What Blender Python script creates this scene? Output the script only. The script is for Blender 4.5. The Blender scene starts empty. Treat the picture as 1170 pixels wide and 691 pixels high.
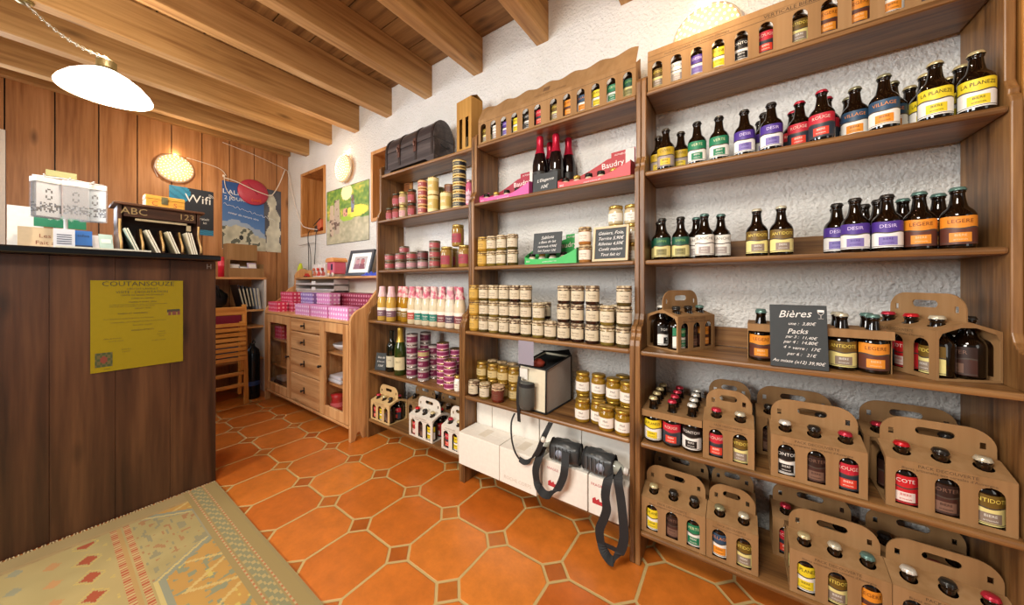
import bpy, math, random
from mathutils import Matrix, Vector
random.seed(7)
PI = math.pi
SC = bpy.context.scene
COL = SC.collection
R = math.radians

# ------------------------------------------------------------------ camera, world, lights, exposure
EYE, THETA, FPX = 1.05, R(34.7), 372.0
cd = bpy.data.cameras.new('camera'); cam = bpy.data.objects.new('camera', cd); COL.objects.link(cam)
cam.location = (0, 0, EYE); cam.rotation_euler = (PI / 2, 0, THETA)
cd.sensor_width = 36; cd.lens = FPX / 1170 * 36; cd.shift_y = -22.1 / 1170; cd.clip_start = .02
SC.camera = cam
SC.view_settings.view_transform = 'Standard'; SC.view_settings.look = 'None'
SC.view_settings.exposure = 0.06; SC.view_settings.gamma = 1.0; SC.view_settings.use_curve_mapping = False
try:
    SC.cycles.use_denoising = True; SC.cycles.max_bounces = 6; SC.cycles.diffuse_bounces = 4
    SC.cycles.sample_clamp_indirect = 6
except Exception: pass
w = bpy.data.worlds.new('world'); SC.world = w; w.use_nodes = True
w.node_tree.nodes['Background'].inputs[0].default_value = (1.0, .92, .80, 1)
w.node_tree.nodes['Background'].inputs[1].default_value = .17
def area(name, loc, target, sx, sy, power, color):
    d = bpy.data.lights.new(name, 'AREA'); d.shape = 'RECTANGLE'; d.size = sx; d.size_y = sy; d.energy = power; d.color = color
    o = bpy.data.objects.new(name, d); COL.objects.link(o); o.location = loc
    o.rotation_euler = (Vector(target) - Vector(loc)).to_track_quat('-Z', 'Y').to_euler(); return o
def point(name, loc, power, color, r=.05):
    d = bpy.data.lights.new(name, 'POINT'); d.energy = power; d.color = color; d.shadow_soft_size = r
    o = bpy.data.objects.new(name, d); COL.objects.link(o); o.location = loc; return o
area('assumed_daylight_behind', (-1.60, -1.75, 1.65), (-.1, 1.5, 1.2), 1.1, 1.0, 70, (1, .97, .92))  # assumed daylight source behind the camera; unseen, no window is modelled for it
area('daylight_left_window', (-4.26, -.84, 1.70), (-1.0, .35, 1.0), .80, 1.30, 85, (.74, .84, 1.0))
area('assumed_side_light', (2.6, -1.2, 1.3), (-.8, .6, .2), 1.0, 1.8, 14, (1, .95, .88))  # assumed light from the right
area('assumed_overhead_light', (-.35, -.55, 2.32), (-.35, .3, 0), .6, .6, 48, (1, .92, .80))  # assumed warm light overhead behind the camera; added, no lamp hangs there

# ------------------------------------------------------------------ colours and materials
def lin(c):
    c /= 255.0
    return c / 12.92 if c <= .04045 else ((c + .055) / 1.055) ** 2.4
def H(h):
    h = h.lstrip('#'); return (lin(int(h[0:2], 16)), lin(int(h[2:4], 16)), lin(int(h[4:6], 16)), 1)
_mats = {}
def newmat(key):
    m = bpy.data.materials.new(key); m.use_nodes = True; nt = m.node_tree
    return m, nt, nt.nodes['Principled BSDF']
def paint(h, rough=.5, metal=0, spec=.5, var=.08):
    """plain coloured surface with slight procedural mottling"""
    key = 'paint_%s_%g_%g' % (h, rough, metal)
    if key in _mats: return _mats[key]
    m, nt, b = newmat(key); L = nt.links
    c = H(h)
    tc = nt.nodes.new('ShaderNodeTexCoord'); n = nt.nodes.new('ShaderNodeTexNoise'); n.inputs['Scale'].default_value = 60
    L.new(tc.outputs['Object'], n.inputs['Vector'])
    r = nt.nodes.new('ShaderNodeMix'); r.data_type = 'RGBA'
    r.inputs[6].default_value = tuple(x * (1 - var) for x in c[:3]) + (1,); r.inputs[7].default_value = tuple(min(1, x * (1 + var)) for x in c[:3]) + (1,)
    L.new(n.outputs['Fac'], r.inputs[0]); L.new(r.outputs[2], b.inputs['Base Color'])
    b.inputs['Roughness'].default_value = rough; b.inputs['Metallic'].default_value = metal
    b.inputs['Specular IOR Level'].default_value = spec
    _mats[key] = m; return m
def wood(key, dark, mid, light, axis='X', scale=1.0, rough=.42, spec=.5, knots=True, contrast=1.0):
    k = 'wood_%s_%s' % (key, axis)
    if k in _mats: return _mats[k]
    m, nt, b = newmat(k); L = nt.links; N = nt.nodes.new
    tc = N('ShaderNodeTexCoord'); oi = N('ShaderNodeObjectInfo')
    off = N('ShaderNodeVectorMath'); off.operation = 'SCALE'; off.inputs[0].default_value = (7.3, 3.1, 5.7)
    L.new(oi.outputs['Random'], off.inputs['Scale'])
    ad = N('ShaderNodeVectorMath'); ad.operation = 'ADD'; L.new(tc.outputs['Object'], ad.inputs[0]); L.new(off.outputs[0], ad.inputs[1])
    mp = N('ShaderNodeMapping'); s = {'X': (1.2, 22, 22), 'Y': (22, 1.2, 22), 'Z': (22, 22, 1.2)}[axis]
    mp.inputs['Scale'].default_value = tuple(q * scale for q in s); L.new(ad.outputs[0], mp.inputs['Vector'])
    n1 = N('ShaderNodeTexNoise'); n1.inputs['Scale'].default_value = 1.0; n1.inputs['Detail'].default_value = 5; n1.inputs['Distortion'].default_value = .6
    L.new(mp.outputs[0], n1.inputs['Vector'])
    mp2 = N('ShaderNodeMapping'); mp2.inputs['Scale'].default_value = tuple(q * scale * 5 for q in s); L.new(ad.outputs[0], mp2.inputs['Vector'])
    n2 = N('ShaderNodeTexNoise'); n2.inputs['Scale'].default_value = 1.0; n2.inputs['Detail'].default_value = 3; L.new(mp2.outputs[0], n2.inputs['Vector'])
    mx = N('ShaderNodeMath'); mx.operation = 'MULTIPLY_ADD'; mx.inputs[1].default_value = .35; L.new(n2.outputs['Fac'], mx.inputs[0])
    m1 = N('ShaderNodeMath'); m1.operation = 'MULTIPLY'; m1.inputs[1].default_value = .65; L.new(n1.outputs['Fac'], m1.inputs[0]); L.new(m1.outputs[0], mx.inputs[2])
    cr = N('ShaderNodeValToRGB'); e = cr.color_ramp.elements
    e[0].position = .5 - .16 / contrast; e[0].color = H(dark); e[1].position = .5 + .16 / contrast; e[1].color = H(light)
    q = e.new(.5); q.color = H(mid)
    L.new(mx.outputs[0], cr.inputs[0]); col = cr.outputs[0]
    if knots:
        mk = N('ShaderNodeMapping'); sk = {'X': (2.2, 7, 7), 'Y': (7, 2.2, 7), 'Z': (7, 7, 2.2)}[axis]; mk.inputs['Scale'].default_value = sk
        L.new(ad.outputs[0], mk.inputs['Vector'])
        vo = N('ShaderNodeTexVoronoi'); vo.inputs['Scale'].default_value = 1.0; L.new(mk.outputs[0], vo.inputs['Vector'])
        kr = N('ShaderNodeMapRange'); kr.inputs[1].default_value = .03; kr.inputs[2].default_value = .16; kr.inputs[3].default_value = .75; kr.inputs[4].default_value = 0
        L.new(vo.outputs['Distance'], kr.inputs[0])
        km = N('ShaderNodeMix'); km.data_type = 'RGBA'; km.inputs[7].default_value = tuple(x * .45 for x in H(dark)[:3]) + (1,)
        L.new(kr.outputs[0], km.inputs[0]); L.new(col, km.inputs[6]); col = km.outputs[2]
    L.new(col, b.inputs['Base Color']); b.inputs['Roughness'].default_value = rough; b.inputs['Specular IOR Level'].default_value = spec
    bp = N('ShaderNodeBump'); bp.inputs['Strength'].default_value = .15; bp.inputs['Distance'].default_value = .002
    L.new(n2.outputs['Fac'], bp.inputs['Height']); L.new(bp.outputs[0], b.inputs['Normal'])
    _mats[k] = m; return m
def glass_clear(key='clear_glass', tint='#ffffff', rough=.03, alpha=.02):
    if key in _mats: return _mats[key]
    m, nt, b = newmat(key); L = nt.links
    tr = nt.nodes.new('ShaderNodeBsdfTransparent'); tr.inputs[0].default_value = H(tint)
    gl = nt.nodes.new('ShaderNodeBsdfGlossy'); gl.inputs['Roughness'].default_value = rough
    fr = nt.nodes.new('ShaderNodeMath'); fr.operation = 'POWER'; fr.inputs[1].default_value = 3.5; lw = nt.nodes.new('ShaderNodeLayerWeight'); L.new(lw.outputs['Facing'], fr.inputs[0])
    ad = nt.nodes.new('ShaderNodeMath'); ad.operation = 'ADD'; ad.inputs[1].default_value = alpha; ad.use_clamp = True; L.new(fr.outputs[0], ad.inputs[0])
    mx = nt.nodes.new('ShaderNodeMixShader'); L.new(ad.outputs[0], mx.inputs[0]); L.new(tr.outputs[0], mx.inputs[1]); L.new(gl.outputs[0], mx.inputs[2])
    L.new(mx.outputs[0], nt.nodes['Material Output'].inputs[0]); _mats[key] = m; return m
def mottle(a, b2, scale=70, rough=.8, key=None):
    key = 'mottle_%s_%s' % (a, b2)
    if key in _mats: return _mats[key]
    m, nt, b = newmat(key); L = nt.links; tc = nt.nodes.new('ShaderNodeTexCoord'); oi = nt.nodes.new('ShaderNodeObjectInfo')
    ad = nt.nodes.new('ShaderNodeVectorMath'); ad.operation = 'ADD'; L.new(tc.outputs['Object'], ad.inputs[0]); L.new(oi.outputs['Random'], ad.inputs[1])
    n = nt.nodes.new('ShaderNodeTexNoise'); n.inputs['Scale'].default_value = scale; n.inputs['Detail'].default_value = 3; L.new(ad.outputs[0], n.inputs['Vector'])
    cr = nt.nodes.new('ShaderNodeValToRGB'); cr.color_ramp.elements[0].position = .44; cr.color_ramp.elements[1].position = .56; cr.color_ramp.elements[0].color = H(a); cr.color_ramp.elements[1].color = H(b2)
    L.new(n.outputs['Fac'], cr.inputs[0]); L.new(cr.outputs[0], b.inputs['Base Color']); b.inputs['Roughness'].default_value = rough; _mats[key] = m; return m
def cloudy(key='cloudy_plastic', h='#dfe3ea', k=.30):
    if key in _mats: return _mats[key]
    m, nt, b = newmat(key); b.inputs['Base Color'].default_value = H(h); b.inputs['Roughness'].default_value = .2
    tr = nt.nodes.new('ShaderNodeBsdfTransparent'); mx = nt.nodes.new('ShaderNodeMixShader'); mx.inputs[0].default_value = k
    nt.links.new(tr.outputs[0], mx.inputs[1]); nt.links.new(b.outputs[0], mx.inputs[2]); nt.links.new(mx.outputs[0], nt.nodes['Material Output'].inputs[0]); _mats[key] = m; return m
def emit(h, strength, key=None):
    key = key or 'glow_%s_%g' % (h, strength)
    if key in _mats: return _mats[key]
    m, nt, b = newmat(key); b.inputs['Base Color'].default_value = H(h); b.inputs['Emission Color'].default_value = H(h); b.inputs['Emission Strength'].default_value = strength
    _mats[key] = m; return m
def printed(rough=.45):
    key = 'printed_%g' % rough
    if key in _mats: return _mats[key]
    m, nt, b = newmat(key); a = nt.nodes.new('ShaderNodeVertexColor'); a.layer_name = 'Col'
    nt.links.new(a.outputs[0], b.inputs['Base Color']); b.inputs['Roughness'].default_value = rough; _mats[key] = m; return m
def plaster():
    m, nt, b = newmat('white_plaster'); L = nt.links; N = nt.nodes.new
    tc = N('ShaderNodeTexCoord')
    n = N('ShaderNodeTexNoise'); n.inputs['Scale'].default_value = 75; n.inputs['Detail'].default_value = 7; n.inputs['Roughness'].default_value = .6; L.new(tc.outputs['Object'], n.inputs['Vector'])
    n2 = N('ShaderNodeTexNoise'); n2.inputs['Scale'].default_value = 2.2; n2.inputs['Detail'].default_value = 3; L.new(tc.outputs['Object'], n2.inputs['Vector'])
    cr = N('ShaderNodeValToRGB'); cr.color_ramp.elements[0].position = .35; cr.color_ramp.elements[0].color = H('#e9e7e1'); cr.color_ramp.elements[1].position = .6; cr.color_ramp.elements[1].color = H('#f4f2ee')
    L.new(n2.outputs['Fac'], cr.inputs[0]); L.new(cr.outputs[0], b.inputs['Base Color']); b.inputs['Roughness'].default_value = .85
    bp = N('ShaderNodeBump'); bp.inputs['Strength'].default_value = 1.0; bp.inputs['Distance'].default_value = .020
    L.new(n.outputs['Fac'], bp.inputs['Height']); L.new(bp.outputs[0], b.inputs['Normal']); return m
def terracotta():
    """octagonal terracotta tiles with small square insets, pale grout"""
    m, nt, b = newmat('terracotta_tiles'); L = nt.links; N = nt.nodes.new
    def M(op, a, c=None, d=None):
        n = N('ShaderNodeMath'); n.operation = op
        for i, q in enumerate((a, c, d)):
            if q is None: continue
            if isinstance(q, (int, float)): n.inputs[i].default_value = q
            else: L.new(q, n.inputs[i])
        return n.outputs[0]
    PX, PY, X0, Y0, RD, G = .268, .275, -1.081, .788, .054, .0052
    tc = N('ShaderNodeTexCoord'); sp = N('ShaderNodeSeparateXYZ')
    nw = N('ShaderNodeTexNoise'); nw.inputs['Scale'].default_value = 9; L.new(tc.outputs['Object'], nw.inputs['Vector'])
    wv = N('ShaderNodeVectorMath'); wv.operation = 'SCALE'; wv.inputs['Scale'].default_value = .004; L.new(nw.outputs['Color'], wv.inputs[0])
    ad = N('ShaderNodeVectorMath'); ad.operation = 'ADD'; L.new(tc.outputs['Object'], ad.inputs[0]); L.new(wv.outputs[0], ad.inputs[1])
    L.new(ad.outputs[0], sp.inputs[0])
    u = M('DIVIDE', M('SUBTRACT', sp.outputs[0], X0 + .002), PX); v = M('DIVIDE', M('SUBTRACT', sp.outputs[1], Y0 + .002), PY)
    ru = M('ROUND', u); rv = M('ROUND', v)
    dx = M('MULTIPLY', M('ABSOLUTE', M('SUBTRACT', u, ru)), PX); dy = M('MULTIPLY', M('ABSOLUTE', M('SUBTRACT', v, rv)), PY)
    dd = M('MULTIPLY', M('SUBTRACT', M('ADD', dx, dy), RD), .7071)     # >0 outside the inset square
    outside = M('GREATER_THAN', dd, 0)
    edge = M('MINIMUM', dx, dy)
    dist = M('MINIMUM', M('ABSOLUTE', dd), M('ADD', edge, M('MULTIPLY', M('SUBTRACT', 1, outside), 10)))
    grout = N('ShaderNodeMapRange'); grout.inputs[1].default_value = G - .0012; grout.inputs[2].default_value = G + .0012; grout.inputs[3].default_value = 1; grout.inputs[4].default_value = 0
    L.new(dist, grout.inputs[0])
    cell = N('ShaderNodeCombineXYZ')
    L.new(M('ADD', M('MULTIPLY', outside, M('FLOOR', u)), M('MULTIPLY', M('SUBTRACT', 1, outside), M('ADD', ru, .37))), cell.inputs[0])
    L.new(M('ADD', M('MULTIPLY', outside, M('FLOOR', v)), M('MULTIPLY', M('SUBTRACT', 1, outside), M('ADD', rv, .71))), cell.inputs[1])
    wn = N('ShaderNodeTexWhiteNoise'); wn.noise_dimensions = '2D'; L.new(cell.outputs[0], wn.inputs['Vector'])
    cr = N('ShaderNodeValToRGB'); cr.color_ramp.elements[0].color = H('#b65c1c'); cr.color_ramp.elements[1].color = H('#cf7a2e'); L.new(wn.outputs['Value'], cr.inputs[0])
    n2 = N('ShaderNodeTexNoise'); n2.inputs['Scale'].default_value = 14; n2.inputs['Detail'].default_value = 8; n2.inputs['Roughness'].default_value = .7; L.new(tc.outputs['Object'], n2.inputs['Vector'])
    mr = N('ShaderNodeMapRange'); mr.inputs[1].default_value = .3; mr.inputs[2].default_value = .7; mr.inputs[3].default_value = .8; mr.inputs[4].default_value = 1.15; L.new(n2.outputs['Fac'], mr.inputs[0])
    sc = N('ShaderNodeVectorMath'); sc.operation = 'SCALE'; L.new(cr.outputs[0], sc.inputs[0]); L.new(M('MULTIPLY', mr.outputs[0], M('ADD', .78, M('MULTIPLY', outside, .22))), sc.inputs['Scale'])
    mx = N('ShaderNodeMix'); mx.data_type = 'RGBA'; mx.inputs[7].default_value = H('#bda26a'); L.new(grout.outputs[0], mx.inputs[0]); L.new(sc.outputs[0], mx.inputs[6])
    L.new(mx.outputs[2], b.inputs['Base Color'])
    L.new(M('ADD', .30, M('MULTIPLY', grout.outputs[0], .45)), b.inputs['Roughness'])
    bp = N('ShaderNodeBump'); bp.inputs['Strength'].default_value = .5; bp.inputs['Distance'].default_value = .004
    L.new(M('SUBTRACT', M('MULTIPLY', n2.outputs['Fac'], .25), grout.outputs[0]), bp.inputs['Height']); L.new(bp.outputs[0], b.inputs['Normal'])
    return m
def shelfwood(ax): return wood('shelf', '#4c3018', '#7b552f', '#9a7143', ax, rough=.38)
def beamwood(ax): return wood('beam', '#8c6034', '#b58a54', '#cda36c', ax, scale=.55, rough=.55)
def pine(ax): return wood('pine', '#a8703f', '#c99560', '#dcae78', ax, rough=.4)
def card(): return wood('cardboard', '#876540', '#94714a', '#9f7c55', 'Z', rough=.75, spec=.2, knots=False, scale=.5)
def card_dark(): return wood('cardboard_inside', '#6c4a2a', '#785434', '#825e3c', 'Z', rough=.8, spec=.2, knots=False)

# ------------------------------------------------------------------ mesh builder
_textcache = {}
def _curve_mesh(o):
    COL.objects.link(o); me = bpy.data.meshes.new_from_object(o)
    v = [tuple(q.co) for q in me.vertices]; f = [tuple(p.vertices) for p in me.polygons]
    d = o.data; bpy.data.objects.remove(o); bpy.data.curves.remove(d); bpy.data.meshes.remove(me); return v, f
def text_geo(s, size, ext=.0, shear=0):
    k = (s, size, ext, shear)
    if k not in _textcache:
        c = bpy.data.curves.new('t', 'FONT'); c.body = s; c.size = size; c.align_x = 'CENTER'; c.align_y = 'CENTER'; c.extrude = ext; c.resolution_u = 2; c.shear = shear
        _textcache[k] = _curve_mesh(bpy.data.objects.new('t', c))
    return _textcache[k]
def plate_geo(outer, holes, t):
    c = bpy.data.curves.new('p', 'CURVE'); c.dimensions = '2D'; c.fill_mode = 'BOTH'; c.extrude = t / 2
    for lp in [outer] + list(holes):
        s = c.splines.new('POLY'); s.points.add(len(lp) - 1); s.use_cyclic_u = True
        for i, p in enumerate(lp): s.points[i].co = (p[0], p[1], 0, 1)
    return _curve_mesh(bpy.data.objects.new('p', c))
XZ = Matrix(((1, 0, 0, 0), (0, 0, 1, 0), (0, 1, 0, 0), (0, 0, 0, 1)))          # (x,y)->(x,.,z); reflected, only used for double-sided plates
FRONT = Matrix.Rotation(PI / 2, 4, 'X')                                          # xy text -> faces -Y
def T(x, y, z): return Matrix.Translation((x, y, z))
def RZ(a): return Matrix.Rotation(a, 4, 'Z')
def RX(a): return Matrix.Rotation(a, 4, 'X')
def RY(a): return Matrix.Rotation(a, 4, 'Y')
class MB:
    def __init__(s): s.v = []; s.f = []; s.m = []; s.s = []
    def add(s, v, f, mi=0, sm=False, M=None):
        o = len(s.v)
        s.v += [tuple(M @ Vector(p)) for p in v] if M is not None else [tuple(p) for p in v]
        for i, q in enumerate(f):
            s.f.append(tuple(o + k for k in q)); s.m.append(mi[i] if isinstance(mi, list) else mi); s.s.append(sm)
        return s
    def box(s, x0, x1, y0, y1, z0, z1, mi=0, M=None):
        v = [(x, y, z) for x in (x0, x1) for y in (y0, y1) for z in (z0, z1)]
        return s.add(v, [(0, 1, 3, 2), (4, 6, 7, 5), (0, 4, 5, 1), (2, 3, 7, 6), (0, 2, 6, 4), (1, 5, 7, 3)], mi, False, M)
    def lathe(s, prof, n=24, mi=0, M=None, sm=True, a0=0, a1=2 * PI, wob=None):
        full = abs(a1 - a0 - 2 * PI) < 1e-6; k = n if full else n + 1; v = []; f = []; mm = []
        for i in range(k):
            a = a0 + (a1 - a0) * i / n; 
            for j, (r, z) in enumerate(prof):
                rr = r * (1 + wob[j] * math.sin(a * 9 + j)) if wob else r
                v.append((rr * math.cos(a), rr * math.sin(a), z))
        P = len(prof)
        for i in range(n):
            i2 = (i + 1) % k
            for j in range(P - 1):
                f.append((i * P + j, i2 * P + j, i2 * P + j + 1, i * P + j + 1)); mm.append(mi[j] if isinstance(mi, list) else mi)
        return s.add(v, f, mm, sm, M)
    def tube(s, pts, r, n=8, mi=0, cap=True, flat=None):
        pts = [Vector(p) for p in pts]; v = []; f = []; up = None
        for i, p in enumerate(pts):
            d = (pts[min(i + 1, len(pts) - 1)] - pts[max(i - 1, 0)]).normalized()
            if up is None: up = Vector((0, 0, 1)) if abs(d.z) < .9 else Vector((0, 1, 0))
            a = d.cross(up); a = a.normalized() if a.length > 1e-6 else d.orthogonal().normalized()
            up = a.cross(d).normalized(); rr = r[i] if isinstance(r, (list, tuple)) else r
            for k in range(n):
                t = 2 * PI * k / n; v.append(p + a * math.cos(t) * rr * (flat or 1) + up * math.sin(t) * rr)
        for i in range(len(pts) - 1):
            for k in range(n): f.append((i * n + k, i * n + (k + 1) % n, (i + 1) * n + (k + 1) % n, (i + 1) * n + k))
        if cap: f.append(tuple(range(n))[::-1]); f.append(tuple((len(pts) - 1) * n + k for k in range(n)))
        return s.add(v, f, mi, True)
    def strap(s, pts, w, t, axis=None, mi=0):
        """flat ribbon through pts; axis = direction across the ribbon"""
        if len(pts) > 3:
            Q = [Vector(p) for p in pts]; A = [Vector(a) for a in axis] if isinstance(axis, list) else [Vector(axis)] * len(Q); pts = []; axis = []
            for i in range(len(Q) - 1):
                p0, p1, p2, p3 = Q[max(i - 1, 0)], Q[i], Q[i + 1], Q[min(i + 2, len(Q) - 1)]
                for k in range(5):
                    u = k / 5; pts.append(.5 * ((2 * p1) + (p2 - p0) * u + (2 * p0 - 5 * p1 + 4 * p2 - p3) * u * u + (3 * p1 - p0 - 3 * p2 + p3) * u ** 3)); axis.append(A[i].normalized().lerp(A[i + 1].normalized(), u))
            pts.append(Q[-1]); axis.append(A[-1])
        v = []; f = []; pts = [Vector(p) for p in pts]; ax0 = [Vector(a).normalized() for a in axis] if isinstance(axis, list) else [Vector(axis).normalized()] * len(pts)
        for i, p in enumerate(pts):
            d = (pts[min(i + 1, len(pts) - 1)] - pts[max(i - 1, 0)]).normalized(); a = ax0[i]; n = d.cross(a).normalized()
            for (q, k) in ((-1, -1), (1, -1), (1, 1), (-1, 1)): v.append(p + a * q * w / 2 + n * k * t / 2)
        for i in range(len(pts) - 1):
            for k in range(4): f.append((i * 4 + k, i * 4 + (k + 1) % 4, (i + 1) * 4 + (k + 1) % 4, (i + 1) * 4 + k))
        f.append((3, 2, 1, 0)); f.append(tuple((len(pts) - 1) * 4 + k for k in range(4))); return s.add(v, f, mi, False)
    def plate(s, outer, holes, t, M=None, mi=0):
        v, f = plate_geo(outer, holes, t); return s.add(v, f, mi, False, M)
    def text(s, txt, size, M, mi=0, ext=.0004, shear=0):
        v, f = text_geo(txt, size, ext, shear); return s.add(v, f, mi, False, M)
    def ctext(s, txt, size, r, z, mi=0, maxw=None, yaw=0, ext=0):
        """lettering wrapped round a cylinder facing -Y"""
        v, f = text_geo(txt, size, ext)
        if not v: return s
        wd = max(abs(p[0]) for p in v); k = 1.0 if not maxw else min(1.0, maxw / 2 / wd)
        out = []
        for p in v:
            a = p[0] * k / r - PI / 2 + yaw; out.append((r * math.cos(a), r * math.sin(a), z + p[1]))
        return s.add(out, f, mi)
    def prism(s, poly, t, M=None, mi=0):
        """simple polygon (xy) extruded 0..t along z"""
        n = len(poly); v = [(p[0], p[1], 0) for p in poly] + [(p[0], p[1], t) for p in poly]
        f = [tuple(range(n))[::-1], tuple(range(n, 2 * n))] + [(i, (i + 1) % n, n + (i + 1) % n, n + i) for i in range(n)]
        return s.add(v, f, mi, False, M)
    def build(s, name, mats, parent=None, loc=(0, 0, 0), rz=0, bevel=0, smooth=None):
        me = bpy.data.meshes.new(name); me.from_pydata(s.v, [], s.f)
        mats = mats if isinstance(mats, (list, tuple)) else [mats]
        for m in mats: me.materials.append(m)
        for p, i, q in zip(me.polygons, s.m, s.s): p.material_index = min(i, len(mats) - 1); p.use_smooth = q
        me.update()
        o = bpy.data.objects.new(name, me); COL.objects.link(o); o.location = loc; o.rotation_euler = (0, 0, rz)
        if parent: o.parent = parent
        if bevel:
            b = o.modifiers.new('bevel', 'BEVEL'); b.width = bevel; b.segments = 2; b.limit_method = 'ANGLE'; b.angle_limit = R(40)
        return o
def picture(name, wd, ht, nx, ny, fn, parent=None, M=None, mat=None, loc=(0, 0, 0), rz=0, bend=None, thick=0.0006):
    """flat printed sheet, x 0..wd, z 0..ht facing -Y; fn(u,v)->hex or rgb 0..255"""
    v = []; f = []; cols = []
    for j in range(ny):
        for i in range(nx):
            o = len(v); x0, x1, z0, z1 = wd * i / nx, wd * (i + 1) / nx, ht * j / ny, ht * (j + 1) / ny
            for (x, z) in ((x0, z0), (x1, z0), (x1, z1), (x0, z1)): v.append((x, bend(x / wd, z / ht) if bend else 0, z))
            f.append((o, o + 1, o + 2, o + 3))
            c = fn((i + .5) / nx, (j + .5) / ny)
            if isinstance(c, str): c = c.lstrip('#'); c = (int(c[0:2], 16), int(c[2:4], 16), int(c[4:6], 16))
            cols.append(tuple(lin(max(0, min(255, q))) for q in c) + (1,))
    o = len(v); v += [(0, thick, 0), (wd, thick, 0), (wd, thick, ht), (0, thick, ht)]; f.append((o + 3, o + 2, o + 1, o)); cols.append((.6, .6, .6, 1))
    mb = MB(); mb.add(v, f, 0, False, M); ob = mb.build(name, mat or printed(), parent, loc, rz)
    at = ob.data.color_attributes.new('Col', 'FLOAT_COLOR', 'CORNER'); k = 0
    for p, c in zip(ob.data.polygons, cols):
        for _ in p.vertices: at.data[k].color = c; k += 1
    return ob

def tag(o, label=None, cat=None, group=None, kind=None):
    if label: o['label'] = label
    if cat: o['category'] = cat
    if group: o['group'] = group
    if kind: o['kind'] = kind
    return o
def thing(name, loc=(0, 0, 0), rz=0, label=None, cat=None, group=None):
    o = bpy.data.objects.new(name, None); COL.objects.link(o); o.location = loc; o.rotation_euler = (0, 0, rz); o.empty_display_size = .05
    return tag(o, label, cat, group)
def kids(o):
    return _kids.get(o.name, []) if False else [c for c in o.children]
def copy_tree(o, parent=None):
    c = o.copy(); COL.objects.link(c); c.parent = parent
    for ch in TREE[o.name] if o.name in TREE else []:
        d = ch.copy(); COL.objects.link(d); d.parent = c
        for g in TREE.get(ch.name, []): e = g.copy(); COL.objects.link(e); e.parent = d
    return c
TREE = {}
USED = set()
def reg(o):
    """remember children of a prototype (children lookups are slow in big scenes)"""
    TREE[o.name] = list(o.children)
    for c in o.children: TREE[c.name] = list(c.children)
    return o
PROTO = {}
def place(kind, maker, loc, rz=0, label=None, group=None):
    """first use builds the kind, later uses copy it with its parts"""
    if kind not in PROTO:
        o = maker(); bpy.context.view_layer.update(); reg(o); PROTO[kind] = o
    else: o = copy_tree(PROTO[kind])
    o.location = loc; o.rotation_euler = (0, 0, rz)
    if label: o['label'] = label
    if group: o['group'] = group
    elif 'group' in o: del o['group']
    PEND.append((o, kind)); return o
PEND = []
RAD = {}
def settle(x0, x1, y0, y1, fixed=()):
    """stand the round things placed since the last call clear of one another (stacks move as one)"""
    cols = []
    for o, kind in PEND:
        r = RAD.get(kind, .031)
        for c in cols:
            if abs(c[0] - o.location.x) < .005 and abs(c[1] - o.location.y) < .005: c[2] = max(c[2], r); c[3].append(o); break
        else: cols.append([o.location.x, o.location.y, r, [o], o.location.x, o.location.y])
    PEND.clear()
    for it in range(600):
        mv = 0
        for i, a in enumerate(cols):
            for b in cols[i + 1:]:
                dx, dy = b[0] - a[0], b[1] - a[1]; d = math.hypot(dx, dy) or 1e-6; need = a[2] + b[2] + .0008 - d
                if need > 0:
                    wa = .5 if abs(dy) < .02 else (.15 if dy > 0 else .85); dx /= d; dy /= d
                    a[0] -= dx * need * wa; a[1] -= dy * need * wa; b[0] += dx * need * (1 - wa); b[1] += dy * need * (1 - wa); mv += need
            for (fx, fy, fr) in fixed:
                dx, dy = a[0] - fx, a[1] - fy; d = math.hypot(dx, dy) or 1e-6; need = a[2] + fr - d
                if need > 0: a[0] += dx / d * need; a[1] += dy / d * need; mv += need
            a[0] = min(max(a[0], x0 + a[2] + .001), x1 - a[2] - .001); a[1] = min(max(a[1], y0 + a[2]), y1 - a[2])
        if mv < 1e-4: break
    for c in cols:
        for o in c[3]: o.location.x += c[0] - c[4]; o.location.y += c[1] - c[5]
ORD = ['first', 'second', 'third', 'fourth', 'fifth', 'sixth', 'seventh', 'eighth', 'ninth', 'tenth', 'eleventh', 'twelfth', 'thirteenth', 'fourteenth']
def xat(u, Y):
    """world X on the plane y=Y seen at photograph column u (used only to read positions off the photograph)"""
    a = (u - 585) / FPX; c, s = math.cos(THETA), math.sin(THETA)
    return Y * (-s + a * c) / (c + a * s)
def lerp(a, b, t): return a + (b - a) * t

# ================================================================== the room
WY = 1.57; WX = -4.13; CZ = 2.585
def rect(x0, x1, y0, y1): return [(x0, y0), (x1, y0), (x1, y1), (x0, y1)]
MPL = plaster()
mb = MB(); mb.box(-4.6, 3.2, -3.2, 2.0, -.08, 0); tag(mb.build('floor', terracotta()), kind='structure')
NX0, NX1, NZ0, NZ1 = -3.80, -3.285, 1.535, 2.20
N2 = (-2.51, -1.98, 1.56, 2.14)
mb = MB(); mb.plate(rect(-4.4, 3.2, 0, 2.75), [rect(NX0, NX1, NZ0, NZ1), rect(*N2)], .25, T(0, WY + .125, 0) @ RX(PI / 2)); tag(mb.build('wall_back', MPL), kind='structure')
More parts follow.
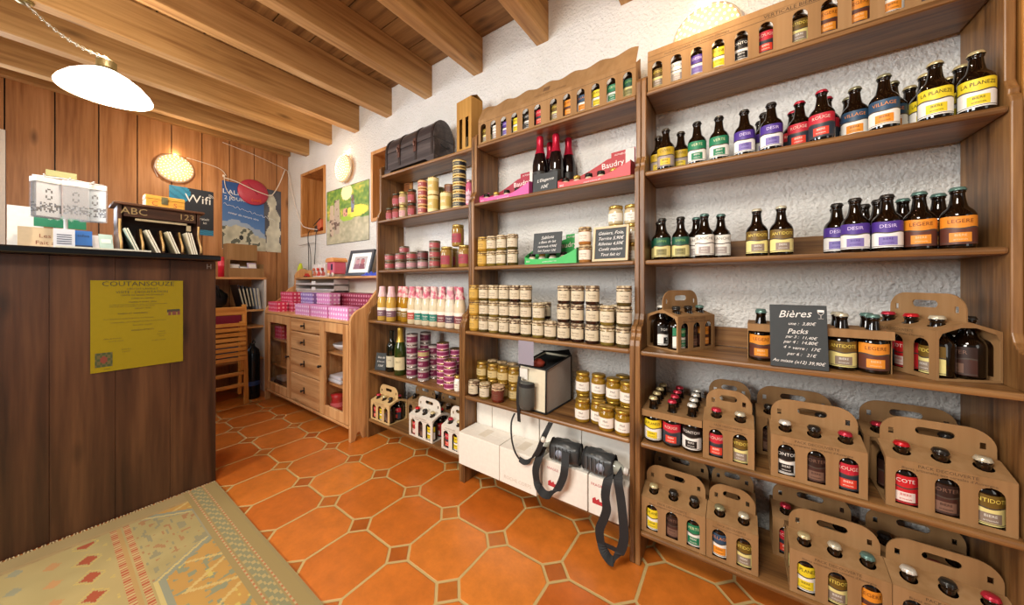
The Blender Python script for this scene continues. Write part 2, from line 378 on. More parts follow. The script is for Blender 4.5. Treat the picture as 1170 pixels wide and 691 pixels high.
# boarded wall on the left with a window opening near the frame edge
mb = MB(); WW = wood('panelling', '#8e5a32', '#b07a4a', '#c48e60', 'Z', scale=.6, rough=.45); y = -3.2; gaps = []
yy = 1.457
edges = [1.57]
while yy > -3.2: edges.append(yy); yy -= .2003
edges.append(-3.2)
for a, b in zip(edges[1:], edges[:-1]):
    g = .0035
    if b <= -.14 and b > -1.5:                     # boards above and below the window
        mb.box(WX - .03, WX, a + g, b - g, 0, 1.28); mb.box(WX - .03, WX, a + g, b - g, 2.1, 2.7)
    elif a < -.14 < b:
        mb.box(WX - .03, WX, -.14, b - g, 0, 2.7); mb.box(WX - .03, WX, a + g, -.14, 0, 1.28); mb.box(WX - .03, WX, a + g, -.14, 2.1, 2.7)
    else: mb.box(WX - .03, WX, a + g, b - g, 0, 2.7)
mb.box(WX - .06, WX - .03, -3.2, -1.55, 0, 2.7, 1); mb.box(WX - .06, WX - .03, -.14, 1.6, 0, 2.7, 1); mb.box(WX - .06, WX - .03, -1.55, -.14, 0, 1.28, 1); mb.box(WX - .06, WX - .03, -1.55, -.14, 2.1, 2.7, 1)
tag(mb.build('wall_left', [WW, paint('#2a170c')]), kind='structure')
wn = MB(); 
for (a, b, c, d) in ((-1.548, -1.50, 1.282, 2.098), (-.178, -.142, 1.282, 2.098), (-1.498, -.180, 1.282, 1.34), (-1.498, -.180, 2.04, 2.098), (-.86, -.80, 1.342, 2.038)): wn.box(WX - .058, WX + .012, a, b, c, d)
wo = tag(wn.build('window_1', paint('#efe9e2', .4)), kind='structure')
pn = MB(); pn.box(WX - .022, WX - .018, -1.51, -.17, 1.33, 2.05); pn.build('pane', glass_clear(), wo)
# ceiling: boards running along the room, beams across
mb = MB(); CW = wood('ceiling', '#66431f', '#876034', '#9b7342', 'X', scale=.7, rough=.6)
yb = 1.57
while yb > -3.2:
    mb.box(-4.2, 3.2, yb - .196, yb - .003, CZ, CZ + .02); yb -= .2
mb.box(-4.2, 3.2, -3.2, 1.6, CZ + .02, CZ + .05, 1)
tag(mb.build('ceiling', [CW, paint('#1d1006')]), kind='structure')
for k in range(14):
    xr = -3.63 + .4640 * k
    if k < 10 or True:
        b = MB(); b.box(xr - .075, xr, -3.2, WY + .02, 2.37, CZ - .001)
        tag(b.build('trim_%d' % (k + 1), beamwood('Y'), bevel=.004), kind='structure')
b = MB(); b.box(WX, WX + .055, -3.2, WY, 2.455, CZ - .001); tag(b.build('trim_15', beamwood('Y'), bevel=.003), kind='structure')
# wooden door frame at the right of the last shelving unit
b = MB(); b.box(.572, .70, 1.36, 1.56, 0, 2.5); b.box(.572, .60, 1.33, 1.36, 0, 2.5); tag(b.build('door_1', wood('doorframe', '#9c6429', '#c98c48', '#dba864', 'Z', rough=.4), bevel=.006), kind='structure')

# wood lined niches in the plaster wall
def niche(x0, x1, z0, z1, label):
    t = thing('wall_niche', ((x0 + x1) / 2, WY, z0), 0, label, 'niche'); w2 = (x1 - x0) / 2 - .001; h = z1 - z0 - .001
    fr = MB(); s = .028
    for q in (rect(-w2, -w2 + s, 0, h), rect(w2 - s, w2, 0, h), rect(-w2 + s, w2 - s, 0, s), rect(-w2 + s, w2 - s, h - s, h)):
        fr.box(q[0][0], q[1][0], -.012, .24, q[0][1], q[2][1])
    fr.build('frame', wood('niche', '#9a6230', '#bf8347', '#cf9a60', 'Z', rough=.45), t, bevel=.002)
    bk = MB(); n = 5
    for i in range(n): bk.box(-w2 + s, w2 - s, .225, .24, s + (h - 2 * s) * i / n + .002, s + (h - 2 * s) * (i + 1) / n - .002)
    bk.build('back_panel', wood('niche_back', '#6e3f1e', '#8e5a30', '#a06c3c', 'X', rough=.5), t); return t
niche(NX0, NX1, NZ0, NZ1, 'wood-lined niche in the white wall near the corner, above the pine cabinet')
niche(*N2, 'wood-lined niche in the white wall half hidden by the left shelving unit and chest')

# ================================================================== shelving units
ZS = [.13, .46, .80, 1.14, 1.485, 1.81]
def yprof(z):  # depth of the front edge by height
    return 1.262 if z < .83 else (1.335 if z < 1.50 else 1.36)
def side_poly():
    P = [(1.555, 0), (1.262, 0), (1.262, .800)]
    P += [(1.262, .815), (1.266, .835), (1.278, .848), (1.284, .86), (1.281, .872), (1.290, .884), (1.312, .892), (1.326, .908), (1.335, .93)]
    P += [(1.335, 1.475), (1.334, 1.49), (1.338, 1.505), (1.346, 1.512), (1.345, 1.524), (1.352, 1.535), (1.36, 1.552), (1.36, 1.855), (1.366, 1.868), (1.384, 1.874), (1.39, 1.885), (1.555, 1.885)]
    return P
def shelving(x0, x1, label):
    t = thing('shelving_unit', ((x0 + x1) / 2, 1.41, 0), 0, label, 'shelving', None); cx = (x0 + x1) / 2; sp = side_poly()
    th = .0185; MZ = shelfwood('Z'); MX = shelfwood('X')
    for xa in (x0, x1 - th):
        mb = MB(); v = [(xa - cx, p[0] - 1.41, p[1]) for p in sp] + [(xa - cx + th, p[0] - 1.41, p[1]) for p in sp]; n = len(sp)
        mb.add(v, [tuple(range(n)), tuple(range(n, 2 * n))[::-1]] + [(i, n + i, n + (i + 1) % n, (i + 1) % n) for i in range(n)])
        mb.build('side_panel', MZ, t, bevel=.003)
    for z in ZS:
        yf = yprof(z - .01) + .002; mb = MB(); mb.box(x0 + th - cx, x1 - th - cx, yf - 1.41, 1.548 - 1.41, z - .019, z); mb.build('shelf', MX, t, bevel=.007)
    for z in ((.80, 1.14) if x0 > -.4 else ()):
        mb = MB(); mb.box(x0 + th - cx, x1 - th - cx, 1.549 - 1.41, 1.566 - 1.41, z + .001, z + .075); mb.build('back_rail', MX, t)
    mb = MB(); mb.box(x0 + th - cx, x1 - th - cx, 1.43 - 1.41, 1.45 - 1.41, 0, .108); mb.build('plinth', MX, t)
    return t
UX = [(-2.083, -1.198), (-1.196, -.3165), (-.3155, .5625)]
shelving(*UX[0], 'stained pine shelving unit on the left, of jars, tins and soup bottles below a chest')
shelving(*UX[1], 'stained pine shelving unit in the middle, holding terrine jars above white cartons')
shelving(*UX[2], 'stained pine shelving unit on the right, holding beer bottles and cardboard carriers')

# ================================================================== product builders
BR = .0305
DARKG = None
def bottle_glass():
    if 'bottle_glass' in _mats: return _mats['bottle_glass']
    m, nt, b = newmat('bottle_glass'); L = nt.links
    lw = nt.nodes.new('ShaderNodeTexNoise'); lw.inputs['Scale'].default_value = 25
    cr = nt.nodes.new('ShaderNodeValToRGB'); cr.color_ramp.elements[0].color = H('#070402'); cr.color_ramp.elements[1].color = H('#160b04')
    L.new(lw.outputs['Fac'], cr.inputs[0]); L.new(cr.outputs[0], b.inputs['Base Color']); b.inputs['Roughness'].default_value = .07
    b.inputs['Specular IOR Level'].default_value = .6; b.inputs['Coat Weight'].default_value = .15; b.inputs['Coat Roughness'].default_value = .05
    _mats['bottle_glass'] = m; return m
# kind: top band, lower part, panel, cap, name, lettering on band, on panel
BEER = {
 'yellow': ('#e8cf2a', '#efece4', '#e8cf2a', '#c9b98a', 'LA PLANEZE', '#3a3020', '#3a3020', 'yellow and white labelled'),
 'smallyellow': ('#bf9f20', '#a0928c', '#d9bd35', '#4a4238', 'CUVEE', '#4a3a14', '#4a2020', 'mustard yellow labelled'),
 'green': ('#1c7a52', '#e9e6dc', '#1c7a52', '#2e2c28', 'VERTE', '#cfd9a8', '#e9e6dc', 'green and white labelled'),
 'purple': ('#4b2f8c', '#eceae6', '#7d6fb0', '#35312d', 'DESIR', '#d8c8f0', '#35207a', 'purple and white labelled'),
 'red': ('#c02436', '#2c3440', '#d8402c', '#b8283c', 'ROUGE', '#f0c8b8', '#f6e4d4', 'red and dark labelled'),
 'orange': ('#2a4a66', '#f0ece2', '#e8912a', '#8d8a6c', 'VILLAGE', '#d88a4a', '#6a3a10', 'orange and blue labelled'),
 'amber': ('#e08c26', '#5c2f22', '#e08c26', '#5f8078', 'LEGERE', '#7a3c10', '#f0d0a0', 'orange and maroon labelled'),
 'cream': ('#ece9df', '#ece9df', '#a79b95', '#56756e', 'BLANCHE', '#6a6a60', '#e9e6dc', 'cream white labelled'),
 'darkgreen': ('#14503a', '#d6cc8a', '#8a8452', '#33302a', 'SAPIN', '#7fae5a', '#3c3a20', 'dark green and straw labelled'),
 'gold': ('#6b5218', '#e4d78c', '#8b7a6a', '#c8c0a8', 'ANTIDOTE', '#e8d060', '#e9e6dc', 'gold and cream labelled'),
 'white': ('#15110e', '#ece9e2', '#15110e', '#dcd8cc', 'TONTON', '#ece9e2', '#ece9e2', 'black and white labelled'),
 'brown': ('#2c1710', '#43241c', '#7a5a4a', '#2a2622', 'PORTER', '#7a5a4a', '#2c1710', 'dark brown labelled'),
 'scarlet': ('#c41c24', '#c41c24', '#e9d8d0', '#c41c24', 'COTE', '#f2e2dc', '#c41c24', 'bright red labelled'),
}
def bottle_parts(kind, t):
    top, low, pan, cap, nm, c1, c2, _ = BEER[kind]
    r = BR; mb = MB()
    mb.lathe([(0, 0), (r - .004, 0), (r - .001, .0015), (r, .005), (r, .084), (r - .001, .090), (r - .0045, .098), (r - .010, .1045), (r - .0135, .110), (.0150, .118), (.0132, .130), (.0122, .142), (.0122, .146), (.0136, .147), (.0136, .151), (.0125, .152), (.0125, .158), (0, .158)], 28)
    mb.build('bottle_body', bottle_glass(), t)
    mb = MB(); n = 21; pr = [(.0150, .1525), (.0152, .1545), (.0146, .156), (.0130, .160), (.0120, .1612), (0, .1618)]
    mb.lathe(pr, 42, wob=[.05, .05, .02, 0, 0, 0]); mb.build('bottle_cap', paint(cap, .3, .35), t)
    # label: cylinder patch with wavy band split
    mb = MB(); rr = r + .0006; N = 22; A = R(74); rows = [.010, .0128, .0145, .0500, .0535, .0560, .0825]
    v = []; f = []; mi = []
    for i in range(N + 1):
        a = -PI / 2 - A + 2 * A * i / N; s = math.sin(i / N * 2 * PI * 1.5) * .0018
        for j, z in enumerate(rows):
            zz = z + (s if j in (3, 4, 5) else 0) + (s * .5 if j == 6 else 0); v.append((rr * math.cos(a), rr * math.sin(a), zz))
    K = len(rows)
    for i in range(N):
        for j in range(K - 1):
            f.append((i * K + j, (i + 1) * K + j, (i + 1) * K + j + 1, i * K + j + 1)); mi.append([1, 0, 1, 3, 2, 2][j] if j != 1 else 3)
    mb.add(v, f, mi, True)
    # inner panel
    rp = rr + .0004; v = []; f = []
    for i in range(9):
        a = -PI / 2 - R(34) + R(68) * i / 8
        for z in (.016, .0400): v.append((rp * math.cos(a), rp * math.sin(a), z))
    for i in range(8): f.append((i * 2, i * 2 + 2, i * 2 + 3, i * 2 + 1))
    mb.add(v, f, 0, True)
    mb.ctext(nm, .0135, rp + .0003, .0690, 4, maxw=.060)
    mb.ctext('BIERE', .0085, rp + .0004, .0330, 5, maxw=.034); mb.ctext('artisanale', .0060, rp + .0004, .0225, 5, maxw=.034)
    mb.build('label', [paint(pan), paint(low), paint(top), paint('#4a4038'), paint(c1), paint(c2)], t)
def mk_beer(kind):
    def f():
        t = thing('beer_bottle', cat='bottle'); bottle_parts(kind, t); return t
    return f
def beer(kind, x, y, z, label, rz=0, group=None):
    RAD['beer_' + kind] = .0315
    return place('beer_' + kind, mk_beer(kind), (x, y, z), rz, label, group)

# ------------------------------------------------ jars
def cloth_cap(mb, r, z0, z1, seed, mi=0):
    rnd = random.Random(seed); n = 40; v = []; f = []; P = [(0, z1 + .001), (r * .6, z1 + .001), (r * .97, z1), (r * 1.02, z1 - .004), (r * .98, lerp(z0, z1, .5)), (r * 1.045, z0 - .002)]
    ph = rnd.random() * 6
    for i in range(n):
        a = 2 * PI * i / n
        for j, (q, z) in enumerate(P):
            k = (0, 0, .01, .02, .02, .055)[j]; v.append((q * (1 + k * math.sin(a * 9 + ph)) * math.cos(a), q * (1 + k * math.sin(a * 9 + ph)) * math.sin(a), z + (k * .03 * math.sin(a * 7 + ph))))
    for i in range(n):
        for j in range(5): f.append((i * 6 + j, ((i + 1) % n) * 6 + j, ((i + 1) % n) * 6 + j + 1, i * 6 + j + 1))
    mb.add(v, f, mi, True)
def patch(mb, r, z0, z1, half, mi=0, n=12, yaw=0):
    v = []; f = []
    for i in range(n + 1):
        a = -PI / 2 + yaw - half + 2 * half * i / n
        for z in (z0, z1): v.append((r * math.cos(a), r * math.sin(a), z))
    for i in range(n): f.append((i * 2, i * 2 + 2, i * 2 + 3, i * 2 + 1))
    mb.add(v, f, mi, True)
JAR = {  # content, label, cap, height
 'terrine': ('#4c4220', '#cfc3aa', '#cdbd9e'), 'terrine_dark': ('#241010', '#cdc1a6', '#c8b798'), 'terrine_gold': ('#a87f2c', '#c9a24a', '#c9a85c'),
 'rillette': ('#77662c', '#d2c7ae', '#cfc0a0'), 'jam': ('#5c1c10', '#6a3020', '#c9ab8a'), 'pate': ('#a8703a', '#e8dccb', '#cdb488')}
CAP2 = {'terrine': '#8f7a5c', 'terrine_dark': '#6b543e', 'terrine_gold': '#8a6420', 'rillette': '#9c8660', 'jam': '#a08262', 'pate': '#8c7250'}
def mk_jar(kind, seed=1):
    def f():
        body, lab, cap = JAR[kind]; t = thing('terrine_jar', cat='jar'); mb = MB(); r = .0282
        mb.lathe([(0, 0), (r - .003, 0), (r, .004), (r, .052), (r - .003, .057), (r - .003, .064), (0, .064)], 26); mb.build('jar_body', paint(body, .12, 0, .6, .25), t)
        mb = MB(); patch(mb, r + .0006, .0125, .052, R(82), 0, 18); mb.ctext('Terrine', .011, r + .0012, .036, 1, maxw=.04); mb.ctext('de campagne', .0065, r + .0012, .026, 1, maxw=.045); mb.ctext('180 g', .005, r + .0012, .016, 1)
        mb.build('label', [paint(lab, .7), paint('#6b5a44')], t)
        mb = MB(); cloth_cap(mb, r, .0565, .0725, seed); mb.build('cloth_cap', mottle(cap, CAP2[kind], 60), t)
        mb = MB(); mb.lathe([(r * .99, .061), (r * 1.03, .0625), (r * 1.03, .064), (r * .99, .0655)], 24); mb.build('tie_band', paint('#4a3424', .6), t)
        return t
    return f
def jar(kind, x, y, z, label, rz=0, group=None):
    RAD['jar_' + kind] = .0318
    return place('jar_' + kind, mk_jar(kind, len(kind)), (x, y, z), rz, label, group)
def mk_lidjar(key, body, lidc, lab, r, h, metal=.7, tall=False, stripe=None):
    def f():
        t = thing('glass_jar', cat='jar'); mb = MB(); lz = h - .014
        mb.lathe([(0, 0), (r - .004, 0), (r - .001, .002), (r, .006), (r, lz - .014), (r - .002, lz - .007), (r - .006, lz - .002), (r - .006, lz), (0, lz)], 26); mb.build('jar_body', paint(body, .1, 0, .6, .2), t)
        mb = MB(); mb.lathe([(r - .0035, lz - .001), (r - .002, lz), (r - .002, h - .002), (r - .004, h), (0, h)], 36, wob=[.008, .012, .012, 0, 0]); mb.build('jar_lid', paint(lidc, .28, metal), t)
        mb = MB(); z0, z1 = h * .16, h * .58; patch(mb, r + .0006, z0, z1, R(72), 0, 14)
        mb.ctext('Miel' if 'honey' in key else 'Confit', (z1 - z0) * .3, r + .0012, lerp(z0, z1, .66), 1, maxw=.045); mb.ctext('d\'Auvergne', (z1 - z0) * .17, r + .0012, lerp(z0, z1, .3), 1, maxw=.045)
        if stripe: patch(mb, r + .0009, z0, z0 + (z1 - z0) * .3, R(72), 2, 14)
        mb.build('label', [paint(lab, .6), paint('#5a4a40'), paint(stripe or lab)], t); return t
    return f
def lidjar(key, args, x, y, z, label, rz=0, group=None):
    RAD['lid_' + key] = args[3] + .0013
    return place('lid_' + key, mk_lidjar(key, *args), (x, y, z), rz, label, group)

# ------------------------------------------------ tins
def mk_tin(key, r, h, base, band, trim, word='', wc='#f2e6d8'):
    def f():
        t = thing('food_tin', cat='tin'); mb = MB(); e = .0022
        mb.lathe([(0, .001), (r - .003, .001), (r - .002, 0), (r + .0008, .0006), (r + .0008, e), (r - .0006, e + .001), (r - .0006, h - e - .001), (r + .0008, h - e), (r + .0008, h - .0006), (r - .002, h), (r - .003, h - .003), (0, h - .003)], 30)
        mb.build('tin_body', paint(trim, .25, .85), t)
        mb = MB(); q = r + .0003; z0, z1 = e + .002, h - e - .002
        for a, b, m in ((z0, lerp(z0, z1, .22), 1), (lerp(z0, z1, .22), lerp(z0, z1, .8), 0), (lerp(z0, z1, .8), z1, 1)): mb.lathe([(q, a), (q, b)], 30, m)
        if word: mb.ctext(word, min(h * .26, .022), q + .0005, lerp(z0, z1, .5), 2, maxw=r * 1.5)
        mb.build('label', [paint(base, .4), paint(band, .4), paint(wc)], t); return t
    return f
def tin(key, args, x, y, z, label, rz=0, group=None):
    RAD['tin_' + key] = args[0] + .0012
    return place('tin_' + key, mk_tin(key, *args), (x, y, z), rz, label, group)

# ------------------------------------------------ tall bottles
def mk_soup(key, body, lab, cap, r=.0315, h=.232):
    def f():
        t = thing('soup_bottle', cat='bottle'); mb = MB()
        mb.lathe([(0, 0), (r - .004, 0), (r, .004), (r, .115), (r - .001, .13), (r - .006, .155), (r - .012, .18), (.0165, .195), (.0165, .212), (0, .212)], 26); mb.build('bottle_body', paint(body, .12, 0, .6, .12), t)
        mb = MB(); patch(mb, r + .0007, .03, .088, R(95), 0, 18); patch(mb, r + .0010, .070, .088, R(95), 2, 18); mb.ctext('Soupe', .014, r + .0015, .055, 1, maxw=.045); mb.ctext('artisanale', .008, r + .0015, .040, 1, maxw=.045)
        mb.build('label', [paint(lab, .5), paint('#f4efe6'), paint('#efe6da')], t)
        mb = MB(); mb.lathe([(.0275, .160), (.0235, .180), (.0205, .195), (.0195, .222), (.0185, .228), (0, .229)], 32, wob=[.08, .05, .03, .03, .02, 0]); mb.build('paper_cap', mottle(cap, '#e6c8c4', 45), t); return t
    return f
def mk_wine(key, glass, lab, foil, h=.30, r=.0375, champagne=False, text='CUVEE'):
    def f():
        t = thing('champagne_bottle' if champagne else 'wine_bottle', cat='bottle'); k = h / .30; mb = MB()
        if champagne: P = [(0, 0), (r - .005, 0), (r, .005), (r, .15 * k), (r - .002, .17 * k), (r - .010, .20 * k), (.019, .225 * k), (.0155, .25 * k), (.0148, .29 * k), (0, .29 * k)]
        else: P = [(0, 0), (r - .004, 0), (r, .004), (r, .18 * k), (r - .003, .196 * k), (.020, .213 * k), (.0145, .226 * k), (.0140, .285 * k), (0, .285 * k)]
        mb.lathe(P, 30); mb.build('bottle_body', paint(glass, .07, 0, .7), t)
        mb = MB()
        if champagne: mb.lathe([(.0262, .208 * k), (.0215, .222 * k), (.0180, .245 * k), (.0165, .262 * k), (.0178, .272 * k), (.0170, .292 * k), (.0150, .298 * k), (0, .30 * k)], 26, wob=[.02] * 8)
        else: mb.lathe([(.0150, .235 * k), (.0150, .283 * k), (.0160, .285 * k), (.0158, .296 * k), (0, .298 * k)], 24)
        mb.build('foil', paint(foil, .28, .45), t)
        mb = MB(); patch(mb, r + .0007, .035 * k, .115 * k, R(65), 0, 14)
        if text: mb.ctext(text, .014, r + .0013, .085 * k, 1, maxw=.055)
        mb.build('label', [paint(lab, .5), paint('#7a6a3a')], t); return t
    return f

# ------------------------------------------------ cardboard bottle carriers
def arch(cx, w, z0, z1, n=8):
    r = w / 2; return [(cx - r, z0), (cx + r, z0), (cx + r, z1 - r)] + [(cx + r * math.cos(PI * i / n), z1 - r + r * math.sin(PI * i / n)) for i in range(1, n)] + [(cx - r, z1 - r)]
def circ(cx, cy, r, n=16): return [(cx + r * math.cos(2 * PI * i / n), cy + r * math.sin(2 * PI * i / n)) for i in range(n)]
def slot(cx, cy, w, h, n=6):
    r = h / 2; return [(cx - w / 2 + r + r * math.cos(PI / 2 + PI * i / n), cy + r * math.sin(PI / 2 + PI * i / n)) for i in range(n + 1)] + [(cx + w / 2 - r + r * math.cos(-PI / 2 + PI * i / n), cy + r * math.sin(-PI / 2 + PI * i / n)) for i in range(n + 1)]
PITCH = .0665
def mk_carrier(n, printed_text=True, tone='card'):
    def f():
        t = thing('bottle_carrier', cat='carrier'); W = n * PITCH + .006; D = 2 * PITCH + .004; FH = .127; th = .0018
        cm = card() if tone == 'card' else (paint('#d9d2c6', .7) if tone == 'pale' else paint('#cfae78', .7)); cs = [-(n - 1) / 2 * PITCH + i * PITCH for i in range(n)]  # pale tone: daylight on the cardboard is painted into the colour
        sc = []
        for sy, nm in ((-1, 'front_panel'), (1, 'back_panel')):
            mb = MB(); mb.plate(rect(-W / 2, W / 2, 0, FH), [arch(c, .0395, .011, .104) for c in cs], th, T(0, sy * D / 2, 0) @ RX(PI / 2))
            if sy < 0 and printed_text:
                mb.text('PACK DECOUVERTE', .0105 if n == 3 else .0085, T(0, -D / 2 - th / 2 - .0004, .1185) @ FRONT, 1, 0); mb.text("Bieres artisanales aux cereales d'Auvergne", .0088 if n == 3 else .0060, T(0, -D / 2 - th / 2 - .0004, .1085) @ FRONT, 1, 0)
            mb.build(nm, [cm, paint('#4e3822', .8)], t)
        for sx in (-1, 1):     # ends: thin frame, open to the end bottles
            mb = MB()
            out = [(-D / 2, 0), (D / 2, 0), (D / 2, FH), (.006, FH + .022), (-.006, FH + .022), (-D / 2, FH)]
            mb.plate(out, [[(-D / 2 + .005, .006), (D / 2 - .005, .006), (D / 2 - .005, .105), (D / 2 - .012, .120), (.016, .136), (-.016, .136), (-D / 2 + .012, .120), (-D / 2 + .005, .105)]], th, T(sx * W / 2, 0, 0) @ RZ(PI / 2) @ RX(PI / 2)); mb.build('side_panel', cm, t)
        mb = MB(); mb.box(-W / 2, W / 2, -D / 2, D / 2, 0, th); mb.build('base_panel', cm, t)
        # sloping shoulders with neck holes
        L = math.hypot(D / 2, .023); al = math.atan2(.023, D / 2)
        for sy in (-1, 1):
            M = T(0, -D / 2, FH) @ RX(al) if sy < 0 else RZ(PI) @ T(0, -D / 2, FH) @ RX(al)
            mb = MB(); mb.plate(rect(-W / 2, W / 2, 0, L), [circ(c, PITCH / 2 + .002, .0165) for c in cs], th, M); mb.build('shoulder', cm, t)
        # handle
        hz0, hz1 = FH + .016, .222; rad = .046; hw = W / 2 - .004
        out = [(-hw, hz0), (hw, hz0), (hw, hz1 - rad)] + [(hw - rad + rad * math.cos(PI / 2 * i / 8), hz1 - rad + rad * math.sin(PI / 2 * i / 8)) for i in range(1, 9)] + [(-hw + rad + rad * math.cos(PI / 2 + PI / 2 * i / 8), hz1 - rad + rad * math.sin(PI / 2 + PI / 2 * i / 8)) for i in range(0, 8)] + [(-hw, hz1 - rad)]
        mb = MB(); mb.plate(out, [slot(0, hz1 - .030, .068 if n == 3 else .050, .020), rect(-hw + .016, -hw + .026, hz1 - .050, hz1 - .034), rect(hw - .026, hw - .016, hz1 - .050, hz1 - .034)], .0034, RX(PI / 2)); mb.build('handle', cm, t)
        return t
    return f
def carrier(n, kinds, x, y, z, rz, desc, where, back=True, tone='card', vis=None):
    """a carrier and its separate bottles; kinds: front row left to right"""
    place('carrier_%d_%s' % (n, tone), mk_carrier(n, True, tone), (x, y, z), rz, desc)
    pos = ['left', 'middle', 'right'] if n == 3 else ['left', 'right']
    for row, yy in ((0, -PITCH / 2), (1, PITCH / 2)):
        if row and not back: continue
        for i in range(n):
            lx = -(n - 1) / 2 * PITCH + i * PITCH; px_ = x + lx * math.cos(rz) - yy * math.sin(rz); py_ = y + lx * math.sin(rz) + yy * math.cos(rz)
            k = kinds[row * n + i] if len(kinds) > row * n + i else kinds[(i + 1) % n]
            lab = '%s bottle, %s %s in %s' % (BEER[k][7], pos[i], 'front' if row == 0 else 'rear', where)
            beer(k, px_, py_, z + .0022, lab, rz)

# ------------------------------------------------ long display boxes with twelve windows
def display_box(x0, x1, yf, z, title, label, kinds, uswhere, lid):
    W = x1 - x0; cx = (x0 + x1) / 2; t = thing('display_box', (cx, yf + .036, z), 0, label, 'box'); th = .002; FH = .132; D = .078
    cm = card(); sp = W / 12.35; cs = []
    for i in range(12): cs.append(-W / 2 + .034 + i * .0668 + (.018 if i > 5 else 0))
    k = (W - .067) / (cs[-1] - cs[0]); cs = [-W / 2 + .034 + (c + W / 2 - .034) * k for c in cs]
    mb = MB(); mb.plate(rect(-W / 2, W / 2, 0, FH), [arch(c, .037, .008, .106) for c in cs], th, T(0, -D / 2, 0) @ RX(PI / 2))
    mb.box(-W / 2, W / 2, -D / 2 - .0014, -D / 2 - .001, .113, .1142, 1)
    M0 = T(0, -D / 2 - .0016, .122) @ FRONT
    if lid == 'sloped': mb.text(title, .017, M0 @ T(.02, .0, 0), 1, 0); mb.text('PACK DECOUVERTE - Bieres artisanales d\'Auvergne', .0095, T(-W * .30, -D / 2 - .0016, .1225) @ FRONT, 1, 0)
    mb.build('front_panel', [cm, paint('#4a3420', .8)], t)
    mb = MB(); mb.box(-W / 2, W / 2, D / 2 - th, D / 2, 0, FH); mb.box(-W / 2, W / 2, -D / 2, D / 2, 0, th); mb.build('back_panel', card_dark(), t)
    mb = MB(); 
    for sx in (-1, 1):
        mb = MB(); mb.box(sx * W / 2 - th / 2, sx * W / 2 + th / 2, -D / 2, D / 2, 0, FH + .004); mb.build('side_panel', cm, t)
    mb = MB()
    if lid == 'wavy':
        out = [(-W / 2, 0), (W / 2, 0)]; m = 60
        for i in range(m + 1):
            x = W / 2 - W * i / m; out.append((x, .104 + .010 * math.sin(i / m * PI * 2 * 6.5) - .020 * (i / m)))
        M = T(0, -D / 2, FH) @ RX(R(64))
        mb.plate(out, [], th, M); mb.text('Verticale bieres artisanales', .016, M @ T(.02, .022, .0016), 1, 0); mb.box(-.022, .012, .04, .066, .0012, .0016, 1, M)
        mb.build('lid_flap', [cm, paint('#6a4c30', .8)], t)
        mb = MB(); mb.prism([(-D / 2, FH), (D / 2, FH), (D / 2, FH + .060)], th, T(W / 2 - th, 0, 0) @ RZ(PI / 2) @ RX(PI / 2)); mb.build('lid_side', cm, t); mb = MB(); mb.prism([(-D / 2, FH), (D / 2, FH), (D / 2, FH + .060)], th, T(-W / 2, 0, 0) @ RZ(PI / 2) @ RX(PI / 2)); mb.build('lid_side', cm, t)
    else:
        mb.box(-W / 2, W / 2, -D / 2 - th, -D / 2, FH, FH + .022); mb.build('lid_flap', cm, t)
    for i, c in enumerate(cs):
        kk = kinds[i % len(kinds)]
        beer(kk, cx + c, yf + .036 + .004, z + .003, '%s bottle, %s window, %s' % (BEER[kk][7], ORD[i], uswhere))
    return t

# ------------------------------------------------ slates
def slate(name, w, h, lines, loc, rz, lean, label, frame=None, cat='chalkboard', extra=None):
    t = thing(name, loc, rz, label, cat); M = RX(-lean); mb = MB()
    mb.box(-w / 2, w / 2, 0, .006, 0, h, 0, M); mb.build('slate_panel', paint('#34393b', .6), t, bevel=.001)
    mb = MB()
    for (s, size, x, z, tilt) in lines: mb.text(s, size, M @ T(x, -.0006, z) @ RY(tilt) @ FRONT, 0, 0, .35)
    if extra: extra(mb, M)
    mb.build('chalk_writing', paint('#e9e7e2', .8), t)
    if frame:
        mb = MB(); f = .010
        for q in ((-w / 2 - f, -w / 2, -f, h + f), (w / 2, w / 2 + f, -f, h + f), (-w / 2, w / 2, -f, 0), (-w / 2, w / 2, h, h + f)): mb.box(q[0], q[1], -.003, .010, q[2], q[3], 0, M)
        mb.build('frame', pine('X') if frame == 'pine' else paint(frame, .5), t, bevel=.001)
    return t

